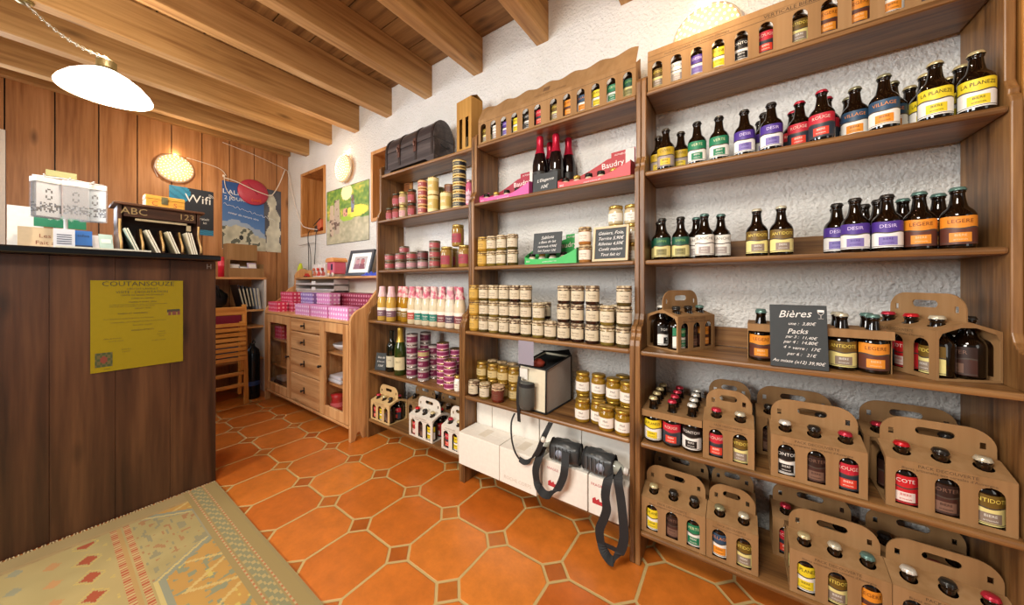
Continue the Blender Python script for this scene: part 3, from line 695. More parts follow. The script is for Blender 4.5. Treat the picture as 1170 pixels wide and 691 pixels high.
# ------------------------------------------------ trays of little jars with a printed header
def jar_tray(x, y, z, w, colors, label, n, where, header=True, rz=0):
    c1, c2, word = colors; D = .085; t = thing('display_tray', (x, y, z), rz, label, 'display box'); th = .002
    m = 24; out = [(-w / 2, 0), (w / 2, 0)]
    for i in range(m + 1):
        q = i / m; out.append((w / 2 - w * q, .030 + .040 * max(0, (.34 - q) / .34) ** 1.2 + .010 * max(0, (q - .85) / .15)))
    mb = MB(); mb.plate(out, [], th, T(0, -D / 2, 0) @ RX(PI / 2)); mb.text('caramel au beurre sale', .0085, T(.0, -D / 2 - .0014, .016) @ RY(R(-2)) @ FRONT, 1, 0); mb.text('BIO', .013, T(-w / 2 + .02, -D / 2 - .0014, .018) @ FRONT, 1, 0); mb.build('front_lip', [paint(c1, .5), paint('#f6e6e8')], t)
    mb = MB(); mb.box(-w / 2, w / 2, -D / 2, D / 2, 0, th)
    for sx in (-1, 1): mb.prism([(-D / 2, 0), (D / 2, 0), (D / 2, .085), (-D / 2, .044 if sx < 0 else .074)], th, T(sx * (w / 2 - th / 2) - th / 2, 0, 0) @ RZ(PI / 2) @ RX(PI / 2))
    mb.build('tray', paint(c1, .5), t)
    if header:
        out = [(-w / 2, 0), (w / 2, 0), (w / 2, .155), (w * .18, .150), (w * .18, .128), (w * .12, .125)] + [(w * .12 - (w * .62) * i / 10 - 0, .125 - .06 * math.sin(i / 10 * PI / 2)) for i in range(1, 11)] + [(-w / 2, .062)]
        mb = MB(); mb.plate(out, [], th, T(0, D / 2 - .002, 0) @ RX(PI / 2))
        mb.text(word, .036, T(w * .20, D / 2 - .0045, .098) @ RY(R(-4)) @ FRONT, 1, 0); mb.text('AUTHENTIQUE', .011, T(w * .34, D / 2 - .0045, .137) @ FRONT, 1, 0); mb.build('header_card', [paint(c2, .5), paint('#f6e6e0')], t)
        mb = MB(); mb.box(w / 2 - .040, w / 2 - .003, D / 2 - .012, D / 2 - .005, .0, .15); mb.build('header_end', paint('#d8d2cc', .6), t)
    caps = ['#26221e', '#c09a48']
    for i in range(n):
        xx = -w / 2 + .024 + i * (w - .046) / (n - 1); cy = -.008
        X, Y = x + xx * math.cos(rz) - cy * math.sin(rz), y + xx * math.sin(rz) + cy * math.cos(rz); k = (i * 2 + 1) % 3 == 0
        lidjar('mini_%d' % k, ('#c7b59a', caps[k], '#efe9dc', .0165 if w < .24 else .019, .058, .6), X, Y, z + .0025, 'small spread jar with %s lid, %s from left in %s' % ('gold' if k else 'black', ORD[i], where), rz)
    return t

# ================================================================== right unit: beer
z = ZS[4] + .0005
for k, u, Y, lab in (
 ('smallyellow', 750.5, 1.425, 'mustard labelled beer bottle in the left corner of the upper beer shelf, behind its neighbour'),
 ('smallyellow', 760.5, 1.382, 'mustard labelled beer bottle at the front left end of the upper beer shelf'),
 ('smallyellow', 778, 1.44, 'mustard labelled beer bottle just left of the green labelled pair, set back'),
 ('green', 796.4, 1.387, 'green labelled beer bottle, left one of the pair on the upper beer shelf'),
 ('green', 821.4, 1.385, 'green labelled beer bottle, right one of the pair, beside purple labelled bottle'),
 ('purple', 850.3, 1.385, 'purple labelled beer bottle next to the green labelled pair on the upper beer shelf'),
 ('purple', 881, 1.380, 'purple labelled beer bottle in front of others, left of the red capped ones'),
 ('purple', 873, 1.447, 'purple labelled beer bottle behind the right front one on the upper beer shelf'),
 ('purple', 868.5, 1.512, 'purple labelled beer bottle furthest back on the upper beer shelf'),
 ('red', 915, 1.42, 'red capped beer bottle set back, leftmost of the larger red labelled ones'),
 ('red', 906, 1.49, 'red capped beer bottle hidden at the back left of the red labelled group'),
 ('red', 938.5, 1.380, 'red capped beer bottle with bright red label at the front of its group'),
 ('red', 955, 1.43, 'red capped beer bottle right behind the front one of the red labelled group'),
 ('orange', 979, 1.41, 'dark orange labelled beer bottle next to the red capped group, set back a little'),
 ('orange', 969, 1.475, 'dark orange labelled beer bottle half hidden behind others beside the red capped group'),
 ('orange', 1007.5, 1.380, 'orange and blue labelled beer bottle at the front, fourth kind from the left'),
 ('orange', 1023, 1.44, 'orange labelled beer bottle behind the front orange and blue one'),
 ('yellow', 1042, 1.47, 'yellow labelled beer bottle in the back row beside the orange group'),
 ('yellow', 1056, 1.425, 'yellow labelled beer bottle in middle row behind left large yellow and white label'),
 ('yellow', 1069.5, 1.370, 'large yellow and white labelled beer bottle, left of the two at the shelf front'),
 ('yellow', 1086, 1.49, 'yellow labelled beer bottle at the back between the two front yellow ones'),
 ('yellow', 1099, 1.435, 'yellow labelled beer bottle in the middle row behind the rightmost one'),
 ('yellow', 1116.7, 1.370, 'large yellow and white labelled beer bottle at the right end of the shelf')):
    beer(k, xat(u, Y), Y, z, lab, R(4) if u < 900 else R(-12))
settle(-.297, .544, 1.345, 1.565)
z = ZS[3] + .0005
for k, u, Y, lab in (
 ('darkgreen', 753.5, 1.445, 'dark green labelled beer bottle in the back left corner of the eye-level shelf'),
 ('darkgreen', 760, 1.378, 'dark green and straw labelled beer bottle at the front left of the eye-level shelf'),
 ('darkgreen', 774.5, 1.385, 'dark green labelled beer bottle, right one of the front pair at eye level'),
 ('darkgreen', 778.5, 1.455, 'dark green labelled beer bottle just visible behind the right front one'),
 ('cream', 795, 1.42, 'cream labelled beer bottle set back at the left of its trio'),
 ('cream', 805, 1.375, 'cream labelled beer bottle with teal cap in front of its trio'),
 ('cream', 821.5, 1.41, 'cream labelled beer bottle at the right of its trio'),
 ('gold', 865, 1.383, 'gold and cream labelled beer bottle, left of the pair in the shelf middle'),
 ('gold', 892, 1.378, 'gold and cream labelled beer bottle with pale cap, right of the pair'),
 ('purple', 959.5, 1.425, 'purple labelled beer bottle at left end of the right-hand group at eye level'),
 ('purple', 967, 1.50, 'purple labelled beer bottle deep behind the left end of the eye-level group'),
 ('purple', 979.5, 1.378, 'purple labelled beer bottle at the front left of the eye-level group'),
 ('purple', 994, 1.46, 'purple labelled beer bottle behind the gap between the two front purple ones'),
 ('purple', 1005, 1.425, 'purple labelled beer bottle close behind the right front purple one'),
 ('purple', 1017, 1.372, 'purple labelled beer bottle at front, beside the amber labelled one'),
 ('amber', 1031, 1.465, 'amber labelled beer bottle in back row between purple and amber front bottles'),
 ('amber', 1048, 1.380, 'amber labelled beer bottle at the front, right of the purple ones'),
 ('amber', 1072, 1.44, 'amber labelled beer bottle behind the rightmost bottle at eye level'),
 ('amber', 1089.5, 1.370, 'amber labelled beer bottle at the right end of the eye-level shelf')):
    beer(k, xat(u, Y), Y, z, lab, R(4) if u < 900 else R(-10))

settle(-.297, .544, 1.342, 1.547)
KINDS = ['gold', 'cream', 'purple', 'yellow', 'white', 'red', 'gold', 'amber', 'amber', 'orange', 'brown', 'scarlet']
display_box(-.292, .532, 1.372, ZS[5] + .0006, 'VERTICALE BIERES', 'long cardboard box with twelve arched windows on top of the right shelving unit', KINDS, 'long box atop the right unit', 'sloped')
display_box(-1.172, -.338, 1.372, ZS[5] + .0006, 'VERTICALE BIERES', 'long cardboard box with a wavy tilted lid on top of the middle shelving unit', ['gold', 'cream', 'purple', 'yellow', 'white', 'red', 'gold', 'amber', 'orange', 'yellow', 'green', 'darkgreen'], 'wavy-lidded box atop the middle unit', 'wavy')

PEND.clear()
# fourth shelf: carriers turned at an angle, a case of bottles, price slate
def case(n, rows, x, y, z, rz, kinds, label, where, name='bottle_case', pitch=.064):
    t = thing(name, (x, y, z), rz, label, 'bottle case'); p = pitch; W = n * p + .004; D = rows * p + .004; th = .002; hz = .118; cm = card()
    D = rows * .064 + .004; cs = [(-(n - 1) / 2 + i) * p for i in range(n)]; rs = [(-(rows - 1) / 2 + j) * .064 for j in range(rows)]
    mb = MB(); mb.plate(rect(-W / 2, W / 2, -D / 2, D / 2), [circ(a, b, .0172) for a in cs for b in rs], th, T(0, 0, hz)); mb.build('top_panel', cm, t)
    mb = MB(); mb.box(-W / 2, W / 2, -D / 2 - th, -D / 2, hz - .022, hz + .001); mb.build('front_strip', cm, t)
    mb = MB(); mb.box(-W / 2 - th, -W / 2, -D / 2 + .03, D / 2, 0, hz); mb.box(W / 2, W / 2 + th, -D / 2 + .03, D / 2, 0, hz); mb.box(-W / 2, W / 2, D / 2, D / 2 + th, 0, hz); mb.build('side_panel', cm, t)
    for j, b in enumerate(rs):
        for i, a in enumerate(cs):
            k = kinds[i] if j == 0 else kinds[(i + (j > 1)) % n] if isinstance(kinds, list) else kinds
            k = kinds[i]
            beer(k, x + a * math.cos(rz) - b * math.sin(rz), y + a * math.sin(rz) + b * math.cos(rz), z + .0005, '%s bottle in %s, %s from left, %s row' % (BEER[k][7], where, ORD[i], ['front', 'second', 'third', 'back'][j]), rz)
z4 = ZS[2] + .0005
carrier(3, ['green', 'brown', 'amber', 'white', 'brown', 'gold'], -.184, 1.424, z4, R(60), 'six-bottle cardboard carrier turned at an angle on the left of the price slate shelf', 'angled carrier left of the price slate')
carrier(3, ['red', 'scarlet', 'gold', 'brown', 'brown', 'brown'], .437, 1.425, z4, R(-65), 'six-bottle cardboard carrier turned at an angle at the right end beside the slate', 'angled carrier right of the price slate')
case(5, 2, (xat(874, 1.335) + xat(999, 1.335)) / 2 - .006, 1.366, z4, R(-2), ['amber', 'purple', 'amber', 'gold', 'amber'], 'low cardboard case of beer bottles standing behind the price slate', 'case behind the price slate', pitch=.0625)
def glass_sign(mb, M):
    g = MB(); pts = [(-.010, .020), (-.009, .008), (-.004, .002), (0, 0), (.004, .002), (.009, .008), (.010, .020)]
    for a, b in list(zip(pts[:-1], pts[1:])) + [((0, 0), (0, -.014)), ((-.008, -.015), (.008, -.015)), ((-.010, .020), (.010, .020))]:
        mb.tube([M @ Vector((.078 * .66 + a[0] * .7, -.0008, .158 + a[1] * .7)), M @ Vector((.078 * .66 + b[0] * .7, -.0008, .158 + b[1] * .7))], .0006, 5)
    mb.plate([(-.0065, .008), (.0065, .008), (.007, .015), (-.007, .015)], [], .0006, M @ T(.078 * .66, -.0008, .158) @ RX(PI / 2))
slate('price_slate', .130, .186, [('Bières', .030, -.008, .158, R(-3)), ('une :  3,80€', .0125, .008, .130, R(-1)), ('Packs', .021, -.002, .107, R(-3)), ('par 3 :  11,40€', .0115, .006, .090, R(2)), ('par 4 :  14,80€', .0125, .004, .075, R(1)), ('4 + verre :  17€', .0125, .006, .058, R(2)), ('par 6 :   21€', .0125, .006, .040, R(2)), ('Au mixte (x12) 39,90€', .0125, -.002, .018, R(1))],
      (.148, 1.262, z4), R(2), R(8), 'dark slate with white chalk beer prices standing on the fourth beer shelf', extra=glass_sign)

z5 = ZS[1] + .0005
case(3, 4, -.197, 1.412, z5, 0, ['yellow', 'red', 'white'], 'low cardboard case of twelve bottles in the left corner below the price slate', 'case in the left corner')
carrier(2, ['red', 'gold'], -.026, 1.345, z5, 0, 'narrow four-bottle carrier at the front beside the cardboard case of twelve', 'front four-bottle carrier beside the case', back=True)
carrier(2, ['white', 'brown'], -.026, 1.485, z5, 0, 'narrow four-bottle carrier standing behind the one beside the cardboard case', 'rear narrow carrier beside the case of twelve')
xa, xb = xat(881, 1.295), xat(988, 1.295)
carrier(3, ['white', 'brown', 'red'], (xa + xb) / 2, 1.345, z5, 0, 'six-bottle cardboard carrier at the front in the middle, below the price slate', 'front middle carrier below the slate')
carrier(3, ['brown', 'white', 'brown'], (xa + xb) / 2 - .03, 1.485, z5, 0, 'six-bottle carrier in the back row behind the front middle one, handle just showing', 'rear middle carrier')
carrier(3, ['scarlet', 'brown', 'gold'], .430, 1.350, z5, R(-1), 'large six-bottle carrier at the right end with scarlet and gold labelled bottles', 'carrier at right end, fifth shelf')
carrier(3, ['red', 'brown', 'brown'], .420, 1.494, z5, 0, 'six-bottle carrier behind the right end one on the fifth shelf', 'rear right carrier of the fifth shelf')

z6 = ZS[0] + .0005
carrier(3, ['yellow', 'brown', 'green'], -.192, 1.345, z6, 0, 'six-bottle carrier at the front left of the lowest beer shelf', 'front left carrier, lowest shelf')
carrier(3, ['brown', 'brown', 'brown'], -.192, 1.485, z6, 0, 'six-bottle carrier at the back left of the lowest beer shelf', 'back left carrier, lowest shelf')
carrier(2, ['orange', 'gold'], -.0165, 1.345, z6, 0, 'narrow four-bottle carrier second from left at front of the lowest beer shelf', 'front narrow carrier, lowest shelf')
carrier(2, ['brown', 'brown'], -.0165, 1.485, z6, 0, 'narrow four-bottle carrier in the back row of the lowest beer shelf', 'rear narrow carrier, lowest shelf')
xc, xd = xat(903.5, 1.292), xat(1014, 1.292)
carrier(3, ['yellow', 'gold', 'amber'], (xc + xd) / 2, 1.345, z6, 0, 'six-bottle carrier at the front right of the empty gap on the lowest shelf', 'carrier right of the gap, lowest shelf')
carrier(3, ['red', 'brown', 'brown'], (xc + xd) / 2 - .03, 1.485, z6, 0, 'six-bottle carrier in the back row right of the empty gap, lowest shelf', 'back row carrier by gap, lowest shelf')
carrier(3, ['white', 'green', 'red'], (xc + xd) / 2 + .2081, 1.345, z6, 0, 'six-bottle carrier at the front right end of the lowest beer shelf', 'front right end carrier, lowest shelf')
carrier(3, ['brown', 'brown', 'brown'], (xc + xd) / 2 + .20, 1.485, z6, 0, 'six-bottle carrier at the back right end of the lowest beer shelf', 'back right end carrier, lowest shelf')

# ================================================================== middle unit
PEND.clear()
PINK = ('#e0569a', '#9c1c34', 'Baudry'); REDC = ('#e04a50', '#a81f26', 'Baudry'); GRN = ('#35b254', '#2c9a48', 'Baudry')
z = ZS[4] + .0005
xa, xb = xat(545, 1.375), xat(601, 1.375); jar_tray((xa + xb) / 2 + .012, 1.425, z, xb - xa, PINK, 'pink display tray of small spread jars, left on the upper middle shelf', 5, 'the pink display tray')
xa, xb = xat(637, 1.375), xat(720, 1.375); jar_tray((xa + xb) / 2, 1.422, z, xb - xa, REDC, 'red display tray of small spread jars right of the red-capped bottles', 6, 'the red display tray')
for u, Y, lab in ((617, 1.425, 'red-foiled dark bottle, left front one beside the pink display tray'), (635.2, 1.445, 'red-foiled dark bottle, tall one in the middle of its group'), (628.5, 1.515, 'red-foiled dark bottle standing behind the two front ones'), (649.5, 1.52, 'red-foiled dark bottle at the back behind the red display tray')):
    place('sparkling', mk_wine('sparkling', '#120a0c', '#181412', '#c0203c', .30, .0375, True, ''), (xat(u, Y), Y, z), 0, lab)['category'] = 'bottle'
PEND[:] = [q for q in PEND if q[1] == 'sparkling']; RAD['sparkling'] = .0385; settle(-1.17, -.33, 1.38, 1.565)
slate('price_slate', .125, .098, [("L'Elegance", .021, .0, .062, R(-4)), ('10€', .024, -.004, .028, R(-4))], (xat(622, 1.372), 1.372, z + .001), R(5), R(8), 'small black slate with a chalked price in front of the red-foiled bottles')

z = ZS[3] + .0005
def stack(fn, key, n, x, y, z0, h, labels, **k):
    for i in range(n): fn(key, x + .0008 * ((i * 7) % 3 - 1), y, z0 + i * h, labels(i), **k)
JH = .0742 * 1.08
_lev = {1: ['standing alone'], 2: ['lower', 'upper'], 3: ['bottom', 'middle', 'top']}
def jarstack(kinds, n, u, Y, z0, where, group=None):
    for i in range(n):
        k = kinds if isinstance(kinds, str) else kinds[i]
        o = jar(k, xat(u, Y) + .0012 * ((i * 5 + int(u)) % 3 - 1), Y, z0 + i * JH, '%s %s' % ({'terrine': 'cream cloth-topped jar', 'terrine_dark': 'dark cream-labelled jar', 'terrine_gold': 'ochre labelled terrine jar', 'rillette': 'pale ochre terrine jar', 'jam': 'dark red jam jar', 'pate': 'brown pate jar'}[k], (_lev[n][i] + ' of ' if n > 1 else 'alone as ') + where), rz=R(13 * i + u % 30 - 15) * .4)
        o.scale = (1, 1, 1.08)
for i, (u, k) in enumerate(((549.8, 'terrine_gold'), (560.5, 'rillette'), (573, 'rillette'), (586, 'terrine'))):
    jarstack(k, 2, u, 1.372, z, 'the %s stack left of the green display tray' % ORD[i])
jarstack('pate', 2, 668.5, 1.385, z, 'the pair between green tray and framed slate')
xa, xb = xat(588, 1.372), xat(655, 1.372); jar_tray((xa + xb) / 2 + .022, 1.445, z, xb - xa - .04, GRN, 'green display tray of small spread jars in the shelf middle', 5, 'the green display tray')
slate('chalk_slate', .150, .105, [('Sablons', .022, 0, .080, R(-3)), ('a Base de lait', .017, 0, .058, R(-2)), ('caramels 4,90€', .016, 0, .036, 0), ('Les 3 pour 12€', .015, 0, .015, 0)], ((xa + xb) / 2 + .015, 1.386, z + .052), R(3), R(8), 'chalk-written slate leaning on the small jars of the green display tray', frame=None)
xa, xb = xat(677.5, 1.362), xat(718.5, 1.362)
slate('framed_slate', xb - xa - .02, .130, [('Gésiers, Foie,', .020, 0, .110, 0), ('Terrine 5,90€', .019, 0, .087, 0), ('Rillettes 4,50€', .018, 0, .064, 0), ('Confit maison', .018, 0, .041, 0), ('Tout fait ici', .018, 0, .018, 0)], ((xa + xb) / 2, 1.352, z + .012), R(-2), R(7), 'small framed slate with chalk lettering at the right of the middle unit', frame='#cdb892')
HON = ('#b98a2c', '#c8a858', '#ece6da', .0300, .088)
for j, (u, n) in enumerate(((706, 3), (719.5, 3))):
    for i in range(n): lidjar('white_honey', ('#c9b893', '#c8a858', '#ece6da', .0315, .082), xat(u, 1.44 + j * .012) , 1.44 + j * .012, z + i * .0822, 'gold-lidded jar with white label, %s of the %s stack behind the framed slate' % (['bottom', 'middle', 'top'][i], ['left', 'right'][j]))

z = ZS[2] + .0005
JAREND = None; PEND[:] = [q for q in PEND if q[1].startswith('jar_') or q[1] == 'lid_white_honey']; settle(-1.177, -.335, 1.34, 1.565)
cols = [(551, 3, 'terrine_gold'), (561.8, 3, 'terrine'), (573.3, 3, 'rillette'), (585.9, 3, 'terrine'), (598.8, 3, 'terrine_dark'), (611.6, 3, 'terrine'), (624.3, 2, 'rillette'), (638.2, 1, 'terrine'), (652.4, 3, 'terrine_dark'), (667.6, 3, 'terrine_dark'), (684, 3, 'terrine_dark'), (701, 2, 'rillette'), (717.2, 3, 'terrine')]
for i, (u, n, k) in enumerate(cols):
    jarstack(k, n, u, 1.303, z, '%s front column of stacked jars' % ORD[i])
for i, (u, n) in enumerate(((553, 2), (576, 2), (600, 2), (623, 2), (656, 3), (681, 2), (706, 2))):
    jarstack('terrine_dark' if i % 2 else 'rillette', n, u, 1.375, z, '%s back column behind the stacked jars' % ORD[i])

settle(-1.177, -.335, 1.268, 1.565)
z = ZS[1] + .0005
for u, Y, k, lab in ((540, 1.30, 'terrine_dark', 'front row, leftmost jar above the white cartons'), (553.8, 1.297, 'rillette', 'front row, second from left above the white cartons')):
    jar(k, xat(u, Y), Y, z, {'terrine_dark': 'dark jar with cream label, ', 'rillette': 'pale ochre jar with cloth top, '}[k] + lab).scale = (1.02, 1.02, 1.05)
jar('jam', xat(568.5, 1.295), 1.295, z, 'dark red jam jar with cloth cover at the front, left of the cooler bag').scale = (1.15, 1.15, 1.1)
for i, (u, Y) in enumerate(((551, 1.368), (564, 1.366), (576, 1.366), (587, 1.37))):
    lidjar('mustard', ('#8a6a24', '#b8954a', '#c9b27c', .0315, .082), xat(u, Y), Y, z, 'mustard-coloured jar, %s of the lower second row left of the cooler bag' % ORD[i])
    lidjar('mustard', ('#8a6a24', '#b8954a', '#c9b27c', .0315, .082), xat(u, Y), Y, z + .0825, 'mustard-coloured jar with gold lid, %s of the upper row left of the cooler bag' % ORD[i])
for i, u in enumerate((563, 574, 585)): jarstack('pate', 2, u, 1.445, z, 'the %s back stack near the left side panel' % ORD[i])
HJ = ('#8f6c1e', '#b3903c', '#ece4da', .0315, .0935)
for u, Y, zz, lab in ((666.5, 1.40, 0, 'lower jar at the back, left end of honey group'), (666, 1.40, 1, 'upper jar at the back left of the honey group'), (672, 1.33, 0, 'front jar at the left of the honey group'), (684, 1.405, 0, 'lower jar in the second row, centre of honey group'), (684, 1.405, 1, 'upper jar in the second row, centre of honey group'), (688, 1.335, 0, 'middle front jar, set behind the front pair'),
  (697, 1.285, 0, 'left one of the front pair at the shelf edge'), (713, 1.283, 0, 'right one of the front pair beside the post'), (703, 1.352, 0, 'lower one behind the front pair, left'), (703, 1.352, 1, 'upper one behind the front pair, left'), (717, 1.352, 0, 'lower one behind the front pair, right'), (717, 1.352, 1, 'upper one behind the front pair, right'), (708, 1.42, 0, 'lower one at the back by the post'), (708, 1.42, 1, 'upper one at the back by the post')):
    lidjar('honey', HJ, xat(u, Y), Y, z + zz * .0938, 'golden honey jar with white label, ' + lab, rz=R(8))

settle(-1.177, -.335, 1.268, 1.565, [(-.783 + a * .05, 1.30 + b * .06, .04) for a in (-1, 0, 1) for b in range(5)])
# ================================================================== left unit: tins, jars, soup bottles
z = ZS[4] + .0005
RT = (.030, .055, '#9c4444', '#d8a070', '#c8a05a', 'PATE')
def tins(key, args, n, u, Y, z0, where, dec):
    for i in range(n): tin(key, args, xat(u, Y), Y, z0 + i * (args[1] + .0003), '%s, %s' % (dec, (('%s up in ' % ORD[i]) if n > 1 else 'alone as ') + where))
LJ = ('#7c4434', '#4a4636', '#a84a52', .0285, .090)
for i in range(2):
    lidjar('redpate', LJ, xat(446, 1.40), 1.40, z + i * .0903 * 1, 'glass jar with red label, %s at left end of the top goods shelf' % ['lower', 'upper']) if False else None
lidjar('redpate', LJ, xat(445.9, 1.395), 1.395, z, 'glass jar with red label at the left end of the tin shelf, front')
for i in range(2): lidjar('olive', ('#7a7434', '#3f4a34', '#b9ad7c', .032, .098), xat(449.5, 1.475), 1.475, z + i * .0985, 'tall olive jar with dark lid, %s of the back left stack' % ['lower', 'upper'][i])
for j, u in enumerate((453.3, 461, 471)):
    for i in range(2): lidjar('redpate' if j != 1 else 'redpale', LJ if j != 1 else ('#b9a070', '#a89858', '#cfa0a0', .0285, .090), xat(u, 1.395), 1.395, z + i * .0905, 'glass jar with %s label, %s of the %s pair on the tin shelf' % ('red' if j != 1 else 'pale pink', ['lower', 'upper'][i], ORD[j]))
tins('red', RT, 4, 483, 1.395, z, 'the four-high stack on the tin shelf', 'small red gold-rimmed tin')
GT = (.0345, .110, '#c9ad5c', '#e0cf94', '#d8bf74', 'FOIE')
for i in range(2): tin('gold', GT, xat(494.8, 1.395), 1.395, z + i * .1104, 'tall gold tin, %s of the two-high gold stack' % ['lower', 'upper'][i])
for i in range(2): tin('olive', (.033, .09, '#6e6a2c', '#4a4a28', '#b8a04c', ''), xat(502, 1.468), 1.468, z + i * .0904, 'olive tin behind the gold ones, %s of its stack' % ['lower', 'upper'][i])
tin('gold', GT, xat(508.6, 1.39), 1.39, z, 'tall gold tin standing single beside the black stack')
for i in range(3): tin('brown', (.034, .060, '#6a3a28', '#8a5a38', '#b08a50', ''), xat(514, 1.465), 1.465, z + i * .0604, 'brown tin behind the single gold tin, %s of its stack' % ['bottom', 'middle', 'top'][i])
tins('black', (.040, .0468, '#1c222c', '#c8b070', '#caa95c', 'FOIE GRAS', '#d8c890'), 6, 525, 1.40, z, 'the six-high black and gold stack', 'black tin with gold rims')
lidjar('pinktube', ('#c86a8a', '#c8a0a0', '#e8b8c8', .02, .165), xat(535.5, 1.42), 1.42, z, 'slim pink packet jar squeezed against the right side panel of the left unit')

settle(-2.064, -1.217, 1.362, 1.565)
z = ZS[3] + .0005
PT = (.0335, .0555, '#a04448', '#6a5a44', '#8a6a4a', 'Pate', '#f0dccc')
PD = (.0335, .0555, '#6a2a2c', '#4a3a34', '#6a5040', 'Pate', '#d0b0a0')
PP = (.0335, .0555, '#b08088', '#7a7064', '#8a7a64', 'Pate', '#f0dccc')
for j, (u, n, ks) in enumerate(((445.5, 2, ['r', 'r']), (457.5, 2, ['p', 'r']), (470.4, 2, ['p', 'r']), (483.2, 2, ['p', 'd']), (496.8, 3, ['r', 'r', 'r']))):
    for i in range(n):
        a = {'r': PT, 'd': PD, 'p': PP}[ks[i]]; tin('pate_' + ks[i], a, xat(u, 1.372), 1.372, z + i * .0558, '%s tin, %s in the %s front stack of the pate shelf' % ({'r': 'red labelled', 'd': 'dark red', 'p': 'pale pink labelled'}[ks[i]], ['lowest', 'second', 'third'][i], ORD[j]))
for j, (u, n) in enumerate(((462, 3), (478, 2), (501, 2))):
    for i in range(n): tin('pate_r', PT, xat(u, 1.447), 1.447, z + i * .0558, 'red labelled tin, %s in the %s back stack of the pate shelf' % (['lowest', 'second', 'third'][i], ORD[j]))
TJ = ('#96763a', '#b8a05c', '#9c3a48', .036, .125)
lidjar('tallred', TJ, xat(512.4, 1.378), 1.378, z, 'tall glass jar with red label beside the small tin stacks'); lidjar('tallred', TJ, xat(525.8, 1.378), 1.378, z, 'tall glass jar with red label, lower of the pair at the right')
lidjar('tallred', TJ, xat(525.2, 1.380), 1.380, z + .1255, 'tall glass jar with red label, upper of the pair at the right')
lidjar('tallred', TJ, xat(517, 1.462), 1.462, z, 'tall glass jar with red label behind the two at the right')

settle(-2.064, -1.217, 1.338, 1.565)
z = ZS[2] + .0005
SB = {'yellow': ('#c9a24a', '#7a5a6a', '#e0b8c0'), 'red': ('#d8c8a4', '#b84a3c', '#d8788c'), 'teal': ('#d8cfb4', '#1f7a6c', '#c86a80'), 'maroon': ('#dccdb0', '#7a3a40', '#c8607c'), 'grey': ('#e0d8c8', '#5a4a5c', '#d08ca0'), 'gold': ('#b0801c', '#8a6a24', '#d86a78')}
for i, (u, k, Y) in enumerate(((437, 'yellow', 1.312), (447.5, 'yellow', 1.306), (457, 'gold', 1.36), (463.8, 'gold', 1.345), (472.2, 'red', 1.306), (480.8, 'teal', 1.305), (489.4, 'teal', 1.304), (498.6, 'teal', 1.303), (508.4, 'maroon', 1.302), (518.8, 'grey', 1.301), (526.6, 'maroon', 1.302))):
    nm = {'yellow': 'yellowish soup bottle with mauve label', 'gold': 'golden soup bottle set back', 'red': 'cream soup bottle with red label', 'teal': 'cream soup bottle with teal label', 'maroon': 'cream soup bottle with maroon label', 'grey': 'cream soup bottle with dark grey label'}[k]
    place('soup_' + k, mk_soup(k, *SB[k]), (xat(u, Y), Y, z), R(25), '%s, %s from left in the paper-capped row' % (nm, ORD[i]))
for i, u in enumerate((478, 492, 506, 520)): place('soup_red', None, (xat(u, 1.40), 1.40, z), R(25), 'cream soup bottle with pink paper cap, %s from left in the rear row' % ORD[i])

for q in SB: RAD['soup_' + q] = .0330
settle(-2.064, -1.217, 1.268, 1.565)
z = ZS[1] + .0005
slate('small_slate', .085, .115, [('Vins de', .020, 0, .085, 0), ('St Pourcain', .013, 0, .058, 0), ('7,50€', .018, 0, .030, 0)], (xat(434, 1.30), 1.30, z + .001), R(18), R(10), 'small slate with chalk writing at the left beside the wine bottle')
place('wine', mk_wine('wine', '#10140c', '#ccc4a8', '#26241c', .275, .034, False, 'VIN'), (xat(446, 1.335), 1.335, z), R(30), 'dark wine bottle with cream label beside the small slate')['category'] = 'bottle'
place('champ', mk_wine('champ', '#2c3c14', '#cfc49c', '#b8963c', .305, .038, True, 'BRUT'), (xat(457.5, 1.32), 1.32, z), R(30), 'green sparkling wine bottle with gold foil and cream label')['category'] = 'bottle'
MG = (.034, .068, '#702446', '#a89c98', '#b0a8a4', 'CONFIT', '#e8c8d8'); MT = (.034, .100, '#b0a898', '#8a2458', '#c0b8a8', 'CONFIT', '#8a2458'); ML = (.036, .040, '#862c58', '#c890a8', '#b89c6c', '', '#e8c8d8')
def mg(n, u, Y, where, args=MG, key='magenta', dec='magenta tin'):
    for i in range(n): tin(key, args, xat(u, Y), Y, z + i * (args[1] + .0003), '%s, %s from bottom of the %s' % (dec, ORD[i], where))
mg(4, 471, 1.325, 'tall stack beside the gold-foiled bottle'); mg(4, 486, 1.42, 'tall stack in the back row'); mg(2, 484, 1.325, 'second stack, at its front')
tin('confit_silver', (.034, .05, '#b0a070', '#8a2458', '#c0b8a8', '', '#8a2458'), xat(484, 1.325), 1.325, z + .1366, 'gold-sided tin on top of the second magenta stack')
mg(3, 496, 1.40, 'middle stack in the back row'); mg(6, 506.5, 1.345, 'six-high thin stack', ML, 'magenta_low', 'thin magenta tin'); mg(4, 512.5, 1.292, 'front stack of four', ML, 'magenta_low', 'thin magenta tin'); mg(5, 519, 1.40, 'rear right stack', ML, 'magenta_low', 'thin magenta tin')
lidjar('whitecard', ('#e8e4dc', '#c8a858', '#efeae0', .022, .085), xat(523.5, 1.30), 1.30, z, 'white labelled jar against the post beside the thin magenta tins')

